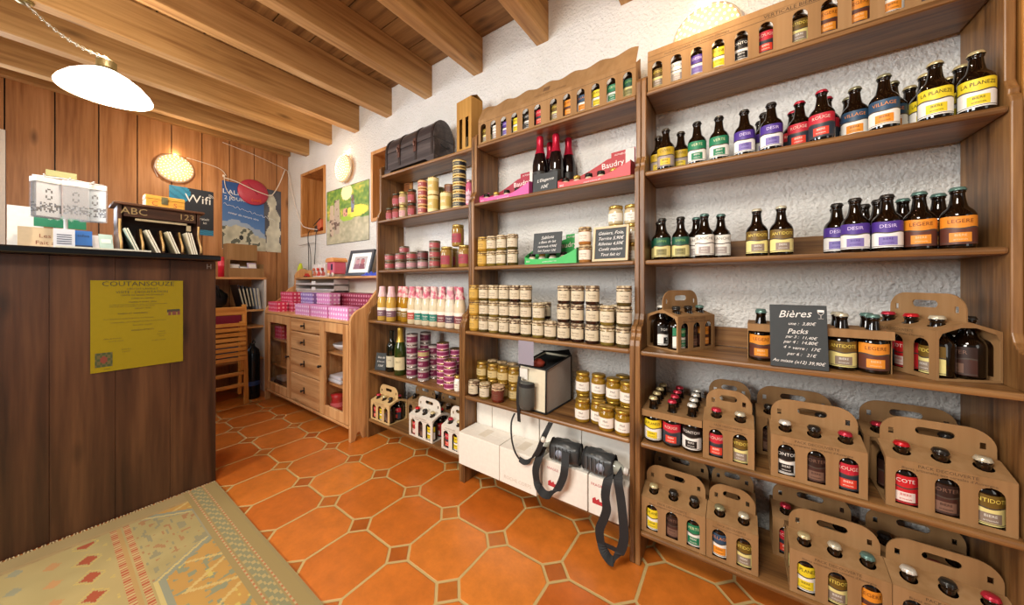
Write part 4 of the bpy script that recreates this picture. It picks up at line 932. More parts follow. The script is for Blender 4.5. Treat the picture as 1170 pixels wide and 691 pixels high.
RAD['wine'] = .0352; RAD['champ'] = .0392; settle(-2.064, -1.217, 1.268, 1.565, [(-1.98, 1.31, .04)])
z = ZS[0] + .0005
carrier(3, ['red', 'yellow', 'brown'], -1.950, 1.345, z, 0, 'light kraft six-bottle carrier at the left of the bottom shelf of the left unit', 'light kraft carrier, bottom left unit', tone='kraft')
carrier(3, ['scarlet', 'brown', 'yellow'], -1.540, 1.342, z, 0, 'pale six-bottle carrier in the middle of the bottom shelf of the left unit', 'pale carrier, bottom of left unit', tone='pale')
carrier(2, ['red', 'yellow'], -1.292, 1.342, z, 0, 'pale four-bottle carrier at the right of the bottom shelf of the left unit', 'pale narrow carrier, bottom of left unit', tone='pale')
carrier(3, ['brown', 'yellow', 'brown'], -1.745, 1.485, z, 0, 'six-bottle carrier at the back of the bottom shelf between light and pale ones', 'rear carrier, bottom of left unit')
carrier(3, ['brown', 'white', 'brown'], -1.49, 1.485, z, 0, 'six-bottle carrier behind the pale ones on the bottom shelf of the left unit', 'rear right carrier, bottom of left unit')

# ================================================================== cartons, cooler bag, bottle pouches
WHITE = paint('#e9e4da', .6); TAPE = paint('#d8cfbf', .4); REDP = paint('#b8323a', .5); BLK = paint('#17181a', .7); FAINT = paint('#cbc1b2', .6)
def carton(x0, x1, y0, y1, z0, z1, label, logo=False, faint=None):
    w, d, h = (x1 - x0) / 2, (y1 - y0), z1 - z0; t = thing('white_carton', ((x0 + x1) / 2, y0, z0), 0, label, 'box')
    mb = MB(); mb.box(-w, w, 0, d, 0, h - .001); mb.build('box_body', WHITE, t, bevel=.002)
    mb = MB(); mb.box(-w + .001, w - .001, .001, d / 2 - .0012, h - .0008, h + .0018); mb.box(-w + .001, w - .001, d / 2 + .0012, d - .001, h - .0008, h + .0018); mb.build('top_flap', WHITE, t)
    mb = MB(); mb.box(-.004 - .02, .02, d * .2, d * .8, h + .0018, h + .0022); mb.build('tape', TAPE, t)
    if logo or faint:
        mb = MB()
        if logo:
            M = T(-w * .55, -.0006, h * .5) @ FRONT; mb.text('FRAGILE', .015, T(-w * .5, -.0006, h * .80) @ FRONT, 0, 0)
            mb.plate([(-.022, -.012), (.020, -.012), (.022, .004), (.008, .002), (.004, .012), (-.006, .004), (-.010, .014), (-.022, .006)], [], .0006, T(-w * .5, -.0006, h * .38) @ RX(PI / 2))
        if faint: mb.text(faint, .022, T(0, -.0006, .030) @ FRONT, 1, 0)
        mb.build('print', [REDP, FAINT], t)
    return t
z = ZS[0] + .0006
carton(-1.170, -.913, 1.213, 1.345, z, z + .160, 'white carton at the front left of the middle unit bottom')
carton(-.910, -.712, 1.213, 1.345, z, z + .160, 'white carton with faint lettering, second from left at front', faint='ROCHE CORPS')
carton(-.705, -.497, 1.250, 1.350, z, z + .150, 'white carton with red mark behind the double strap, third from left', logo=True)
carton(-.492, -.338, 1.250, 1.350, z, z + .150, 'white carton with red marks at right, behind the longest strap', logo=True)
carton(-1.170, -1.066, 1.352, 1.545, z, .433, 'tall white carton at the back left under the jar shelf')
carton(-1.063, -.780, 1.352, 1.545, z, .433, 'tall white carton in back row, second from left')
carton(-.777, -.567, 1.356, 1.545, z, .433, 'tall white carton in the back row behind the left mesh pouch')
carton(-.564, -.338, 1.356, 1.545, z, .433, 'tall white carton in the back row at right, behind right mesh pouch')

# cooler bag on the jar shelf
t = thing('cooler_bag', (-.783, 1.289, ZS[1] + .0045), R(-4), 'pale insulated cooler bag with black piping and a mesh bottle pocket on the jar shelf', 'bag')
mb = MB(); w, d, h = .078, .235, .195; v = [(-w, 0, 0), (w, 0, 0), (w, d, 0), (-w, d, 0), (-w * .98, .012, h), (w * .98, .006, h), (w, d, h + .028), (-w, d, h + .028)]
mb.add(v, [(0, 3, 2, 1), (0, 1, 5, 4), (2, 3, 7, 6), (3, 0, 4, 7)], 0); mb.add(v, [(1, 2, 6, 5)], 1); mb.build('bag_body', [paint('#d6cdb4', .8), paint('#a89f96', .85)], t)
mb = MB(); mb.add([(-w, .01, h - .012), (w, .006, h - .012), (w, d, h + .014), (-w, d, h + .014)], [(0, 1, 2, 3)]); mb.build('lining', BLK, t)
mb = MB()
for a, b in ((4, 5), (5, 6), (6, 7), (7, 4), (1, 5), (1, 2), (0, 1), (2, 6), (0, 4)): mb.tube([v[a], v[b]], .0042, 6)
mb.build('piping', BLK, t)
mb = MB(); mb.add([(-w, d, h + .028), (w, d, h + .028), (w * .98, d - .02, h + .06), (w * .5, d - .075, h + .058), (-w * .9, d - .07, h + .045)], [(0, 1, 2, 3, 4), (4, 3, 2, 1, 0)]); mb.build('open_lid', BLK, t)
mb = MB(); mb.lathe([(0, .012), (.034, .014), (.040, .03), (.040, .12), (.037, .135), (0, .135)], 20, 0, T(-.008, -.020, 0), a0=-PI, a1=0.0); mb.lathe([(.0405, .115), (.0405, .132)], 20, 1, T(-.008, -.020, 0), a0=-PI, a1=0)
mb.build('bottle_pocket', [paint('#4a4c48', .45), BLK], t)
mb = MB(); mb.strap([(-.052, -.022, .15), (-.050, -.034, .10), (-.052, -.036, .05), (-.050, -.034, .0), (-.052, -.026, -.06)], .018, .002, (1, 0, 0)); mb.build('strap', BLK, t)
mb = MB(); mb.box(-.066, -.022, -.0025, .004, .135, .185); mb.build('white_tag', paint('#dedad2', .5), t)
mb = MB(); mb.lathe([(0, 0), (.026, .002), (.030, .02), (.012, .034), (0, .035)], 16, 0, T(.0, .06, h - .005)); mb.build('red_pouch', paint('#9c3a26', .6), t)
pm = newmat('grey_plastic_sheet')[0]; pb = pm.node_tree.nodes['Principled BSDF']; pb.inputs['Base Color'].default_value = H('#8f8a98'); pb.inputs['Roughness'].default_value = .35
picture('plastic_sheet', .082, .108, 1, 1, lambda u, v: '#8f8a98', None, None, pm, (-.835, 1.258, ZS[2] - .122)); s = bpy.data.objects['plastic_sheet']; tag(s, 'grey-violet plastic sheet hanging from the shelf edge above the cooler bag', 'sheet')

MESHM = paint('#36393a', .35)
def pouch(cx, z0, label, rz, flip, L=.125):
    """black mesh bottle pouch lying on its side with a clear bottle inside"""
    t = thing('bottle_pouch', (cx, 1.278, z0), rz, label, 'pouch'); N = 20; v = []; f = []; K = 9
    for j in range(K):
        x = -L / 2 + L * j / (K - 1); k = .86 + .14 * math.sin(PI * j / (K - 1)) + .02 * math.sin(j * 2.1)
        for i in range(N):
            a = 2 * PI * i / N; ca, sa = math.cos(a), math.sin(a); e = .7
            v.append((x, math.copysign(abs(ca) ** e, ca) * .038 * k, .045 + math.copysign(abs(sa) ** e, sa) * .045 * k + (.004 * math.sin(5 * a + j) if sa > -.3 else 0)))
    for j in range(K - 1):
        for i in range(N): f.append((j * N + i, j * N + (i + 1) % N, (j + 1) * N + (i + 1) % N, (j + 1) * N + i))
    if flip > 0: f.append(tuple(range(N))[::-1])
    else: f.append(tuple((K - 1) * N + i for i in range(N)))
    mb = MB(); mb.add(v, f, 0, True); mb.build('pouch_body', MESHM, t)
    mb = MB()
    for j in (0, K - 1): mb.tube([v[j * N + i] for i in list(range(N)) + [0]], .0035, 6, cap=False)
    mb.build('piping', BLK, t)
    mb = MB(); sgn = flip
    for q in range(5): mb.box(-.04 + q * .017, -.037 + q * .017, -.0405, -.036, .02, .072)
    mb.lathe([(0, 0), (.017, .0), (.017, .001), (0, .0012)], 18, 1, T(sgn * .018, -.0385, .045) @ RX(PI / 2)); mb.build('print', [paint('#5c6064', .4), paint('#8c94a4', .4)], t)
    b = thing('clear_bottle', (cx, 1.278, z0), rz, 'clear plastic bottle whose neck sticks out of ' + ('the left' if flip < 0 else 'the right') + ' black mesh pouch', 'bottle')
    mb = MB(); M = T(0, 0, .045) @ RY(sgn * PI / 2); mb.lathe([(.020, .02), (.0255, .03), (.0255, .06), (.024, .075), (.014, .092), (.012, .10), (0, .10)], 20, 0, M); mb.build('bottle_body', paint('#a9aca0', .12), b)
    mb = MB(); mb.lathe([(.0135, .10), (.0135, .115), (0, .116)], 16, 0, M); mb.build('cap', paint('#e4e2dc', .4), b)
    return t
p1 = pouch(-.602, z + .155, 'black mesh bottle pouch lying on cartons under the cooler bag', R(4), -1)
p2 = pouch(-.456, z + .155, 'black mesh bottle pouch lying on the right-hand cartons beside the post', R(-3), 1, .12)
# straps: each its own thing
t = thing('shoulder_strap', (-.75, 1.2, .46), 0, 'thin black strap looping down from the cooler bag over the cartons', 'strap')
SO = Vector((.75, -1.2, -.46)); P = [Vector(q) + SO for q in [(-.838, 1.232, .455), (-.838, 1.205, .42), (-.832, 1.200, .35), (-.815, 1.2, .30), (-.792, 1.2, .274), (-.765, 1.2, .268), (-.735, 1.2, .285), (-.70, 1.2, .33), (-.675, 1.2, .39), (-.658, 1.205, .43), (-.652, 1.232, .458)]]
mb = MB(); A = [(1, 0, 0)] * 3 + [(1, .3, .4), (.7, 0, .7), (.2, .3, 1), (-.4, 0, 1), (-.7, 0, .7), (1, 0, -.3), (1, 0, 0), (1, 0, 0)]
mb.strap(P[:5], .008, .002, A[:5]); mb.strap(P[4:], .022, .002, [(0, .4, 1)] * 3 + [(.8, .1, -.6)] * 2 + [(1, 0, 0)] * 2); mb.build('webbing', BLK, t)
mb = MB(); mb.lathe([(0, -.012), (.010, -.006), (.011, .004), (.006, .012), (0, .013)], 14, 0, T(-.668 + .75, -.006, .395 - .46)); mb.build('toggle', paint('#d8d6cc', .4), t)
def loopstrap(pts, w, label, x0):
    t = thing('carry_strap', (x0, 1.2, pts[0][2]), 0, label, 'strap'); P = [Vector((a - x0, b - 1.2, c - pts[0][2])) for a, b, c in pts]
    mb = MB(); n = len(P); m = []
    for i in range(n):
        d = (P[min(i + 1, n - 1)] - P[max(i - 1, 0)]).normalized(); s = abs(d.z)
        m.append((1, 0, 0) if s > .75 else (.25 * (1 if d.z * d.x < 0 else -1), .8, .55))
    mb.strap(P, w, .002, m); mb.build('webbing', BLK, t); return t
loopstrap([(-.690, 1.235, .345), (-.700, 1.212, .30), (-.711, 1.205, .25), (-.706, 1.205, .205), (-.692, 1.205, .178), (-.668, 1.205, .162), (-.640, 1.205, .170), (-.608, 1.205, .203), (-.585, 1.208, .255), (-.578, 1.212, .30), (-.585, 1.236, .35)], .033, 'wide black strap loop hanging from the left mesh pouch before the cartons', -.65)
t3 = loopstrap([(-.392, 1.231, .345), (-.398, 1.20, .31), (-.404, 1.192, .26), (-.398, 1.19, .215), (-.410, 1.19, .17), (-.425, 1.19, .125), (-.418, 1.19, .075), (-.395, 1.185, .045), (-.372, 1.185, .038), (-.350, 1.19, .075), (-.336, 1.192, .13), (-.340, 1.195, .20), (-.350, 1.20, .27), (-.360, 1.205, .32), (-.365, 1.231, .35)], .033, 'longest black strap loop, hanging from the right mesh pouch almost to the floor', -.38)
mb = MB(); mb.strap([(-.42 + .38, 1.192 - 1.2, .078 - .345), (-.345 + .38, 1.192 - 1.2, .078 - .345)], .016, .002, (0, 0, 1)); mb.build('cross_band', BLK, t3)

# ================================================================== on top of the left unit
t = thing('wooden_chest', (-1.788, 1.462, ZS[5] + .0005), R(-1.5), 'black domed wooden chest with metal bands on top of the left shelving unit', 'chest')
w, d = .256, .082; hb = .145; DK = wood('chest', '#252122', '#3c3637', '#5e5654', 'X', rough=.32, contrast=.8)
mb = MB(); mb.box(-w, w, -d, d, .018, hb); mb.build('chest_body', DK, t, bevel=.003)
mb = MB(); mb.plate([(-w - .006, 0), (-w + .05, 0), (-w + .075, .018), (w - .075, .018), (w - .05, 0), (w + .006, 0), (w + .006, .034), (-w - .006, .034)], [], .006, T(0, -d - .004, 0) @ RX(PI / 2)); mb.box(-w - .006, -w - .001, -d, d, 0, .034); mb.box(w + .001, w + .006, -d, d, 0, .034); mb.build('base_moulding', DK, t)
def dome(x0, x1, e, mi, mb):
    P = [(-d - e, hb + .002)] + [(-(d + e) * math.cos(PI * i / 14), hb + .01 + (.115 + e) * math.sin(PI * i / 14)) for i in range(15)] + [(d + e, hb + .002)]
    mb.add([(x0, a, b) for a, b in P] + [(x1, a, b) for a, b in P], [tuple(range(17))[::-1], tuple(range(17, 34))] + [(i, (i + 1) % 17, 17 + (i + 1) % 17, 17 + i) for i in range(17)], mi, False)
mb = MB(); dome(-w, w, 0, 0, mb); chest_lid = mb.build('lid', DK, t)
for xx in (-w * .97, -w * .38, w * .30, w * .93):
    mb = MB(); dome(xx - .011, xx + .011, .004, 0, mb); mb.box(xx - .011, xx + .011, -d - .004, d + .004, .02, hb + .002)
    for q in range(6): mb.lathe([(.003, 0), (.0025, .002), (0, .0025)], 8, 0, T(xx, -d - .004, .03 + q * .021) @ RX(PI / 2))
    mb.build('band', paint('#3a3230', .35, .5), t, bevel=.001)
for xx in (-w * .38, w * .30):
    mb = MB(); mb.box(xx - .013, xx + .013, -d - .010, -d - .003, hb - .055, hb + .03); mb.tube([(xx, -d - .012, hb - .02), (xx, -d - .016, hb + .01)], .007, 8); mb.build('clasp', paint('#5c3c32', .4, .4), chest_lid, bevel=.001)
mb = MB(); mb.tube([(w + .004, -.03, .11), (w + .018, -.028, .095), (w + .020, 0, .088), (w + .018, .028, .095), (w + .004, .03, .11)], .004, 8); mb.build('handle', BLK, t)

t = thing('gift_box', (-1.312, 1.452, ZS[5] + .0005), R(-6), 'tall kraft gift box with two upright slots beside the black chest', 'box')
mb = MB(); cm = wood('kraft', '#a57838', '#b58745', '#c0934f', 'Z', rough=.7, spec=.2, knots=False, scale=.5); W = .128
mb.plate(rect(-W / 2, W / 2, 0, .315), [rect(-.040, -.014, .03, .205), rect(.014, .040, .03, .205)], .002, T(0, -.045, 0) @ RX(PI / 2)); mb.build('front_panel', cm, t)
mb = MB(); mb.box(-W / 2, -W / 2 + .002, -.045, .045, 0, .315); mb.box(W / 2 - .002, W / 2, -.045, .045, 0, .315); mb.box(-W / 2, W / 2, .043, .045, 0, .315); mb.box(-W / 2, W / 2, -.045, .045, 0, .002); mb.build('side_panel', cm, t)
mb = MB(); mb.add([(-W / 2, -.046, .315), (W / 2, -.046, .315), (W / 2, .0, .340), (-W / 2, .0, .328), (W / 2, .045, .318), (-W / 2, .045, .318)], [(0, 1, 2, 3), (3, 2, 4, 5)]); mb.build('top_flap', cm, t)
for i, xx in enumerate((-.027, .027)): RAD['giftbottle'] = .02; place('giftbottle', mk_wine('giftbottle', '#1c1208', '#cdbf9a', '#c8b890', .27, .0245, False, ''), (-1.312 + xx, 1.452, ZS[5] + .003), R(-6), 'dark bottle inside the tall kraft gift box, %s slot' % ['left', 'right'][i])['category'] = 'bottle'

# ================================================================== lamps
WARM = (1.0, .74, .45)
def sconce(loc, face, label, power):
    """round bubbled-glass wall lamp; face = rotation so that local -Y points into the room"""
    t = thing('wall_lamp', loc, face, label, 'lamp'); M = RX(PI / 2)
    mb = MB(); mb.lathe([(0, 0), (.085, 0), (.088, .008), (.080, .018), (.03, .03), (0, .03)], 32, 0, M); mb.build('wall_plate', paint('#d9cdb8', .3, .3), t)
    mb = MB(); P = [(.112, .026), (.118, .034), (.114, .044), (.100, .056), (.075, .068), (.045, .076), (.020, .080), (0, .081)]; mb.lathe(P, 40, 0, M)
    g = emit('#ffcf98', .42, 'lit_glass')
    for (r, zz, n) in ((.108, .050, 26), (.092, .060, 22), (.074, .0685, 18), (.056, .0735, 13), (.038, .078, 9), (.020, .081, 5)):
        for i in range(n): mb.lathe([(.0058, 0), (.0045, .004), (0, .0058)], 6, 1, M @ T(r * math.cos(2 * PI * i / n + r * 40), r * math.sin(2 * PI * i / n + r * 40), zz - .001))
    mb.build('glass_shade', [g, emit('#ffeed2', 1.1, 'lit_bead')], t)
    mb = MB(); mb.lathe([(.119, .022), (.124, .028), (.124, .036), (.118, .040)], 40, 0, M); mb.build('rim', paint('#e8d9bd', .2, .2), t)
    n = Vector((0, -1, 0)); n.rotate(Matrix.Rotation(face, 3, 'Z')); point('wall_lamp_light', Vector(loc) + n * .34, power * .8, WARM, .006)
    point('wall_lamp_back', Vector(loc) + n * .03 + Vector((0, 0, .135)), power * .05, WARM, .006)
sconce((WX + .001, .672, 2.066), PI / 2, 'lit round bubbled-glass wall lamp on the boarded wall above wooden rack', 5.5)
sconce((-2.893, WY - .001, 2.075), 0, 'lit round bubbled-glass wall lamp on the white wall above the river poster', 4.5)
sconce((-.105, WY - .001, 2.055), 0, 'lit round bubbled-glass wall lamp half hidden behind the long twelve-window box', 4.5)

t = thing('pendant_lamp', (-2.32, .165, 1.915), 0, 'lit white glass pendant lamp hanging on a chain above the counter', 'lamp')
mb = MB(); mb.lathe([(.140, -.022), (.142, -.016), (.134, .002), (.108, .034), (.075, .060), (.042, .080), (.030, .086)], 48); mb.lathe([(.138, -.020), (.105, .030), (.072, .055), (.030, .080)], 48)
mb.build('glass_shade', emit('#fffaf0', 2.6, 'lit_opal'), t)
mb = MB(); mb.lathe([(.034, .078), (.036, .090), (.030, .094), (.030, .125), (.024, .130), (.010, .138), (0, .14)], 24); mb.build('lamp_holder', paint('#8c7a4c', .35, .7), t)
mb = MB(); a = Vector((0, 0, .14)); b = Vector((-.42, -.215, .455)); n = 24
for i in range(n):
    q = a.lerp(b, (i + .5) / n); q.z -= .10 * 4 * ((i + .5) / n) * (1 - (i + .5) / n) * .35; d = (b - a).normalized(); side = d.cross(Vector((0, 0, 1))).normalized() if i % 2 else d.cross(d.cross(Vector((0, 0, 1)))).normalized()
    mb.tube([q + d * .016 * math.cos(2 * PI * k / 12) + side * .007 * math.sin(2 * PI * k / 12) for k in range(13)], .0016, 5, cap=False)
mb.build('chain', paint('#c8bfa4', .25, .7), t)
mb = MB(); mb.tube([a.lerp(b, i / 20) + Vector((.003 * math.sin(i * 1.9), .003 * math.cos(i * 1.9), -.10 * 4 * (i / 20) * (1 - i / 20) * .35)) for i in range(21)], .0022, 6); mb.build('cord', paint('#e8e2d4', .5), t)
mb = MB(); mb.lathe([(0, 0), (.012, 0), (.03, .012), (.032, .018), (0, .018)], 16, 0, T(b.x, b.y, b.z - .018)); mb.build('ceiling_hook', paint('#8c7a4c', .35, .7), t)
point('pendant_light', (-2.32, .165, 1.885), 13, (1, .86, .66), .008); point('pendant_uplight', (-2.32, .165, 2.10), 6, (1, .86, .66), .008)

# ================================================================== counter
CWD = wood('counter', '#2c190f', '#482c1b', '#614028', 'Z', scale=.5, rough=.38)
t = thing('counter', (-2.52, -.7, 0), 0, 'dark wood counter with vertical planks and a black top, at the left', 'counter')
mb = MB(); ye = .527
ys = [ye - .0]
while ys[-1] > -2.2: ys.append(ys[-1] - .170)
for i in range(len(ys) - 1): mb.box(.222, .24, ys[i + 1] + .7 + .0005, ys[i] + .7 - .0005, 0, 1.163)
mb.build('front_planks', CWD, t, bevel=.0008)
mb = MB(); mb.box(-.23, .222, ye + .7 - .02, ye + .7 - .001, 0, 1.163); mb.box(-.23, -.21, -1.5, ye + .68, 0, 1.163); mb.build('side_panel', CWD, t)
mb = MB(); mb.box(-.26, .318, -1.5, ye + .7 + .004, 1.164, 1.192); mb.build('counter_top', paint('#0e1014', .12, 0, .6), t, bevel=.006)
mb = MB(); mb.box(.2402, .2416, ye + .7 - .036, ye + .7 - .033, 1.125, 1.150); mb.box(.2402, .2416, ye + .7 - .033, ye + .7 - .022, 1.135, 1.138); mb.box(.2402, .2416, ye + .7 - .022, ye + .7 - .019, 1.125, 1.150); mb.build('metal_hook', paint('#b9b4b0', .3, .8), t)
# yellow notice
def notice(u, v):
    return '#b9a41c'
SIDE = RZ(PI / 2) @ FRONT
t = thing('yellow_notice', (-2.277, .118, .662), 0, 'yellow paper notice fixed to the dark front of the counter', 'notice')
mb = MB(); mb.box(.001, .0022, 0, .283, 0, .400); mb.build('paper', paint('#8f7e16', .25, 0, .5, .04), t)
mb = MB(); X = .0026
def nt_(s, size, y, z): mb.text(s, size, T(X, y, z) @ SIDE, 0, 0)
nt_('COUTANSOUZE', .030, .1415, .384); nt_('LIEU DIT LAVAULT', .0115, .150, .362); nt_('VISITE - DEGUSTATION', .0155, .150, .347); nt_('VENTE DE BIERES ARTISANALES', .0095, .150, .333); nt_('LUNDI AU SAMEDI', .0085, .150, .318); nt_('MARDI 9 AVRIL 2024', .0095, .150, .301)
nt_('La visite de la brasserie se fait sur rendez-vous a la brasserie artisanale', .0062, .140, .291); nt_('pour les groupes et les familles, merci de nous appeler', .0062, .12, .283); nt_('DEPART 14H30', .0075, .150, .272)
nt_('MARDI ET VENDREDI', .0095, .120, .250); nt_('Venez decouvrir les secrets de fabrication de la biere et des', .0062, .110, .228); nt_('cereales maltees, puis la degustation au caveau de vente de la ferme', .0062, .14, .212); nt_('Reservation conseillee', .0068, .150, .196)
nt_('RENSEIGNEMENTS', .0085, .150, .172); nt_('Office de Tourisme', .0065, .06, .142); nt_('14 rue du marche', .0062, .07, .130); nt_('Horaires', .0065, .21, .158); nt_('ouvert toute', .0060, .21, .146); nt_('l\'annee', .006, .21, .136); nt_('du lundi au samedi', .006, .20, .118); nt_('Entree libre', .006, .10, .090); nt_('et gratuite', .006, .10, .080); nt_('www', .008, .045, .012)
mb.build('lettering', paint('#3a3410', .5), t)
def pic1(u, v):
    d = ((u - .5) ** 2 + (v - .5) ** 2) ** .5; return '#7a3a2c' if d < .25 else ('#3c4a28' if (int(u * 7) + int(v * 5)) % 2 else '#5c5430')
picture('crest', .048, .062, 10, 12, pic1, t, None, None, (X, .012, .022), PI / 2)
picture('cart_photo', .044, .028, 10, 6, lambda u, v: '#6a3a30' if (int(u * 9) % 3) and v < .7 else ('#3a3a2c' if v > .5 else '#8a7a2c'), t, None, None, (X, .228, .232), PI / 2)
for (yy, zz) in ((.005, .394), (.278, .394), (.236, .006)):
    pass

# things on the counter
CT = 1.1925
t = thing('letter_rack', (-2.52, .355, CT), 0, 'dark wooden letter rack marked ABC and 123 standing on the counter', 'rack')
RW = wood('rack', '#2c1a12', '#4a2e20', '#5e3d2a', 'Y', rough=.35)
w = .140; mb = MB(); mb.box(-.11, .085, -w - .022, w + .022, .238, .250); mb.build('top_board', RW, t, bevel=.003)
mb = MB(); mb.box(.056, .066, -w + .012, w - .012, .185, .238); mb.build('fascia', RW, t)
mb = MB(); mb.text('ABC', .046, T(.0668, -.094, .211) @ SIDE, 0, .0006); mb.text('123', .042, T(.0668, .092, .211) @ SIDE, 0, .0006); mb.build('letters', paint('#b39a6a', .4, .3), t)
endp = [(-.10, 0), (.115, 0), (.120, .02), (.112, .05), (.085, .075), (.064, .10), (.058, .13), (.064, .17), (.066, .238), (-.10, .238)]
for sy in (-1, 1):
    mb = MB(); mb.prism(endp, .012, T(0, sy * w + .006, 0) @ RX(PI / 2)); ep = mb.build('end_panel', RW, t, bevel=.001)
    mb = MB(); mb.tube([(x, sy * w, zz) for x, zz in endp[2:8]], .0045, 8); mb.build('edge_trim', paint('#b8935a', .4), ep)
mb = MB(); mb.box(-.10, -.09, -w, w, 0, .238); mb.box(-.10, .115, -w, w, 0, .008); mb.build('back_board', RW, t)
div = [(-.09, 0), (.105, 0), (.108, .02), (.100, .05), (.070, .078), (.045, .10), (.03, .13), (-.09, .14)]
for k in range(1, 4):
    yy = -w + 2 * w * k / 4; mb = MB(); mb.prism(div, .008, T(0, yy + .004, 0) @ RX(PI / 2)); dp = mb.build('divider', RW, t); mb2 = MB(); mb2.tube([(x, yy, zz) for x, zz in div[2:7]], .0048, 8); mb2.build('edge_trim', paint('#b8935a', .4), dp)
mb = MB(); mb.box(.045, .058, -w + .05, w - .03, .170, .180); mb.box(.045, .058, w - .046, w - .03, .140, .18); mb.build('brass_rail', paint('#c9b894', .35, .3), t)
for k, (yy, tilt, n, c) in enumerate(((-.082, -19, 2, '#b9cfc0'), (-.012, -20, 2, '#d8d0b8'), (.058, -18, 2, '#cfc6a4'), (.126, -12, 3, '#d6ccb0'))):
    for q in range(n):
        o = thing('booklet', (-2.52 + .022, .355 + yy - q * .0085, CT + .0105), 0, '%s booklet leaning in the %s compartment of the letter rack' % (['outer', 'inner', 'third'][q] + ' pale', ORD[k]), 'booklet')
        mb = MB(); M = RX(R(-tilt)); mb.box(-.075, .085, -.003, .003, 0, .118, 0, M); mb.box(-.073, .0855, -.002, .002, .002, .1185, 1, M); mb.build('cover', [paint(c, .5), paint('#efe9d8', .7)], o)
t = thing('wooden_box', (-2.575, .375, CT + .2505), 0, 'small yellow wooden box with metal clasp on top of the letter rack', 'box')
YW = wood('yellowbox', '#b8802c', '#d6a044', '#e2b45a', 'Y', rough=.35)
mb = MB(); mb.box(-.05, .05, -.068, .078, 0, .050); mb.build('box_body', YW, t, bevel=.003)
mb = MB(); P = [(-.05, .051), (.05, .051), (.05, .066), (.03, .074), (-.03, .076), (-.05, .066)]; mb.prism(P, .146, T(0, .078, 0) @ RX(PI / 2)); mb.build('lid', YW, t, bevel=.001)
mb = MB(); mb.box(.05, .053, -.012, .012, .028, .066); mb.box(.053, .055, -.006, .006, .034, .05); mb.build('clasp', paint('#8a8a6c', .3, .7), t)
mb = MB(); mb.text('C', .034, T(.0505, -.036, .027) @ SIDE, 0, 0); mb.text('S', .034, T(.0505, .040, .027) @ SIDE, 0, 0); mb.build('stencil', paint('#b8502a', .6), t)

t = thing('bag_stand', (-2.62, .065, CT), 0, 'white counter stand from which clear jewellery bags hang', 'stand')
mb = MB(); mb.lathe([(0, 0), (.05, 0), (.052, .006), (.01, .014), (.0065, .02), (.0065, .335), (0, .34)], 20); mb.build('pole', paint('#e6e4e0', .3), t)
mb = MB()
for yy in (-.06, .01, .078): mb.tube([(0, 0, .338), (.03, yy * .9, .342), (.075, yy, .344)], .003, 6)
mb.tube([(.03, -.09, .342), (.03, .0, .346), (.03, .11, .342)], .003, 6); mb.build('hanger_arm', paint('#d8d8d8', .3), t)
mb = MB(); mb.box(.025, .03, -.055, .03, .350, .377); mb.build('price_card', paint('#9a9868', .6), t)
PLB = cloudy(k=.13)
rn = random.Random(3)
def jewel(u, v, s):
    r = ((u - .5) ** 2 * 1.4 + (v - .66) ** 2) ** .5
    if .13 < r < .17: return '#2a2624'
    if v < .42 and v > .12 and rn.random() < .45: return rn.choice(['#16161c', '#2c3450', '#4a4440', '#101014', '#5a606c'])
    return s
for k, (yy, dx, yaw, s, nm) in enumerate(((-.060, .030, 22, '#c9ccd6', 'rearmost left'), (-.0555, .0415, 22, '#d3cfc2', 'third left'), (-.051, .053, 22, '#c6c9d2', 'second left'), (-.0465, .0645, 22, '#dcdde2', 'front left'), (.026, .072, -6, '#8f8b8a', 'dark grey backed'), (.072, .026, -24, '#b9c3c0', 'rearmost right'), (.077, .042, -24, '#a9b4b8', 'middle right'), (.082, .058, -24, '#c8cfd6', 'front right'))):
    o = thing('jewellery_bag', (-2.62 + dx, .065 + yy, CT + .152), PI / 2 + R(yaw), '%s clear bag of bead jewellery hanging on the counter stand' % nm, 'bag')
    picture('backing_card', .070, .150, 14, 24, (lambda s: lambda u, v: jewel(u, v, s))(s), o, None, None, (-.035, 0, .006))
    mb = MB(); mb.box(-.039, .039, -.0045, -.004, 0, .182); mb.box(-.039, .039, .003, .0035, 0, .182); mb.build('clear_sleeve', PLB, o)
    mb = MB(); mb.box(-.038, .038, -.005, .004, .158, .180); mb.build('header_strip', paint('#e8e6e0', .5), o)
def counterbox(name, x, y, w, h, col, label, cat, txt=None, tc='#8a4a34', lean=0, th=.02, rz=PI / 2, z0=0, extra=None):
    o = thing(name, (x, y, CT + z0), rz, label, cat); M = RX(R(-lean)); mb = MB(); mb.box(-w / 2, w / 2, 0, th, 0, h, 0, M); mb.build('sheet' if th < .01 else 'box_body', paint(col, .55), o, bevel=.001 if th > .01 else 0)
    if txt or extra:
        mb = MB()
        for (s, size, xx, zz) in (txt or []): mb.text(s, size, M @ T(xx, -.0008, zz) @ FRONT, 0, 0)
        for r in (extra or []): mb.box(r[0], r[1], -.0012, -.0004, r[2], r[3], 0, M)
        mb.build('print', paint(tc, .6), o)
    return o
counterbox('cardboard_box', -2.76, .035, .20, .095, '#d6bd98', 'cream cardboard box with brown handwriting behind the bag stand', 'box', [('Les 2 bijoux', .026, .02, .055), ('Fait a la main', .026, .015, .022)], th=.08, z0=.03)
counterbox('white_tray', -2.70, .05, .17, .028, '#ecebe8', 'flat white tray under the handwritten box on the counter', 'tray', th=.12)
counterbox('white_folder', -2.86, -.045, .10, .235, '#e4e4e2', 'upright white folder at the back left on the counter', 'folder', th=.012, lean=4)
counterbox('green_sign', -2.80, .055, .155, .060, '#1d7a58', 'green card sign showing beneath the hanging bags', 'sign', [('* * * *', .03, 0, .035)], '#dfeee4', th=.004, z0=.135)
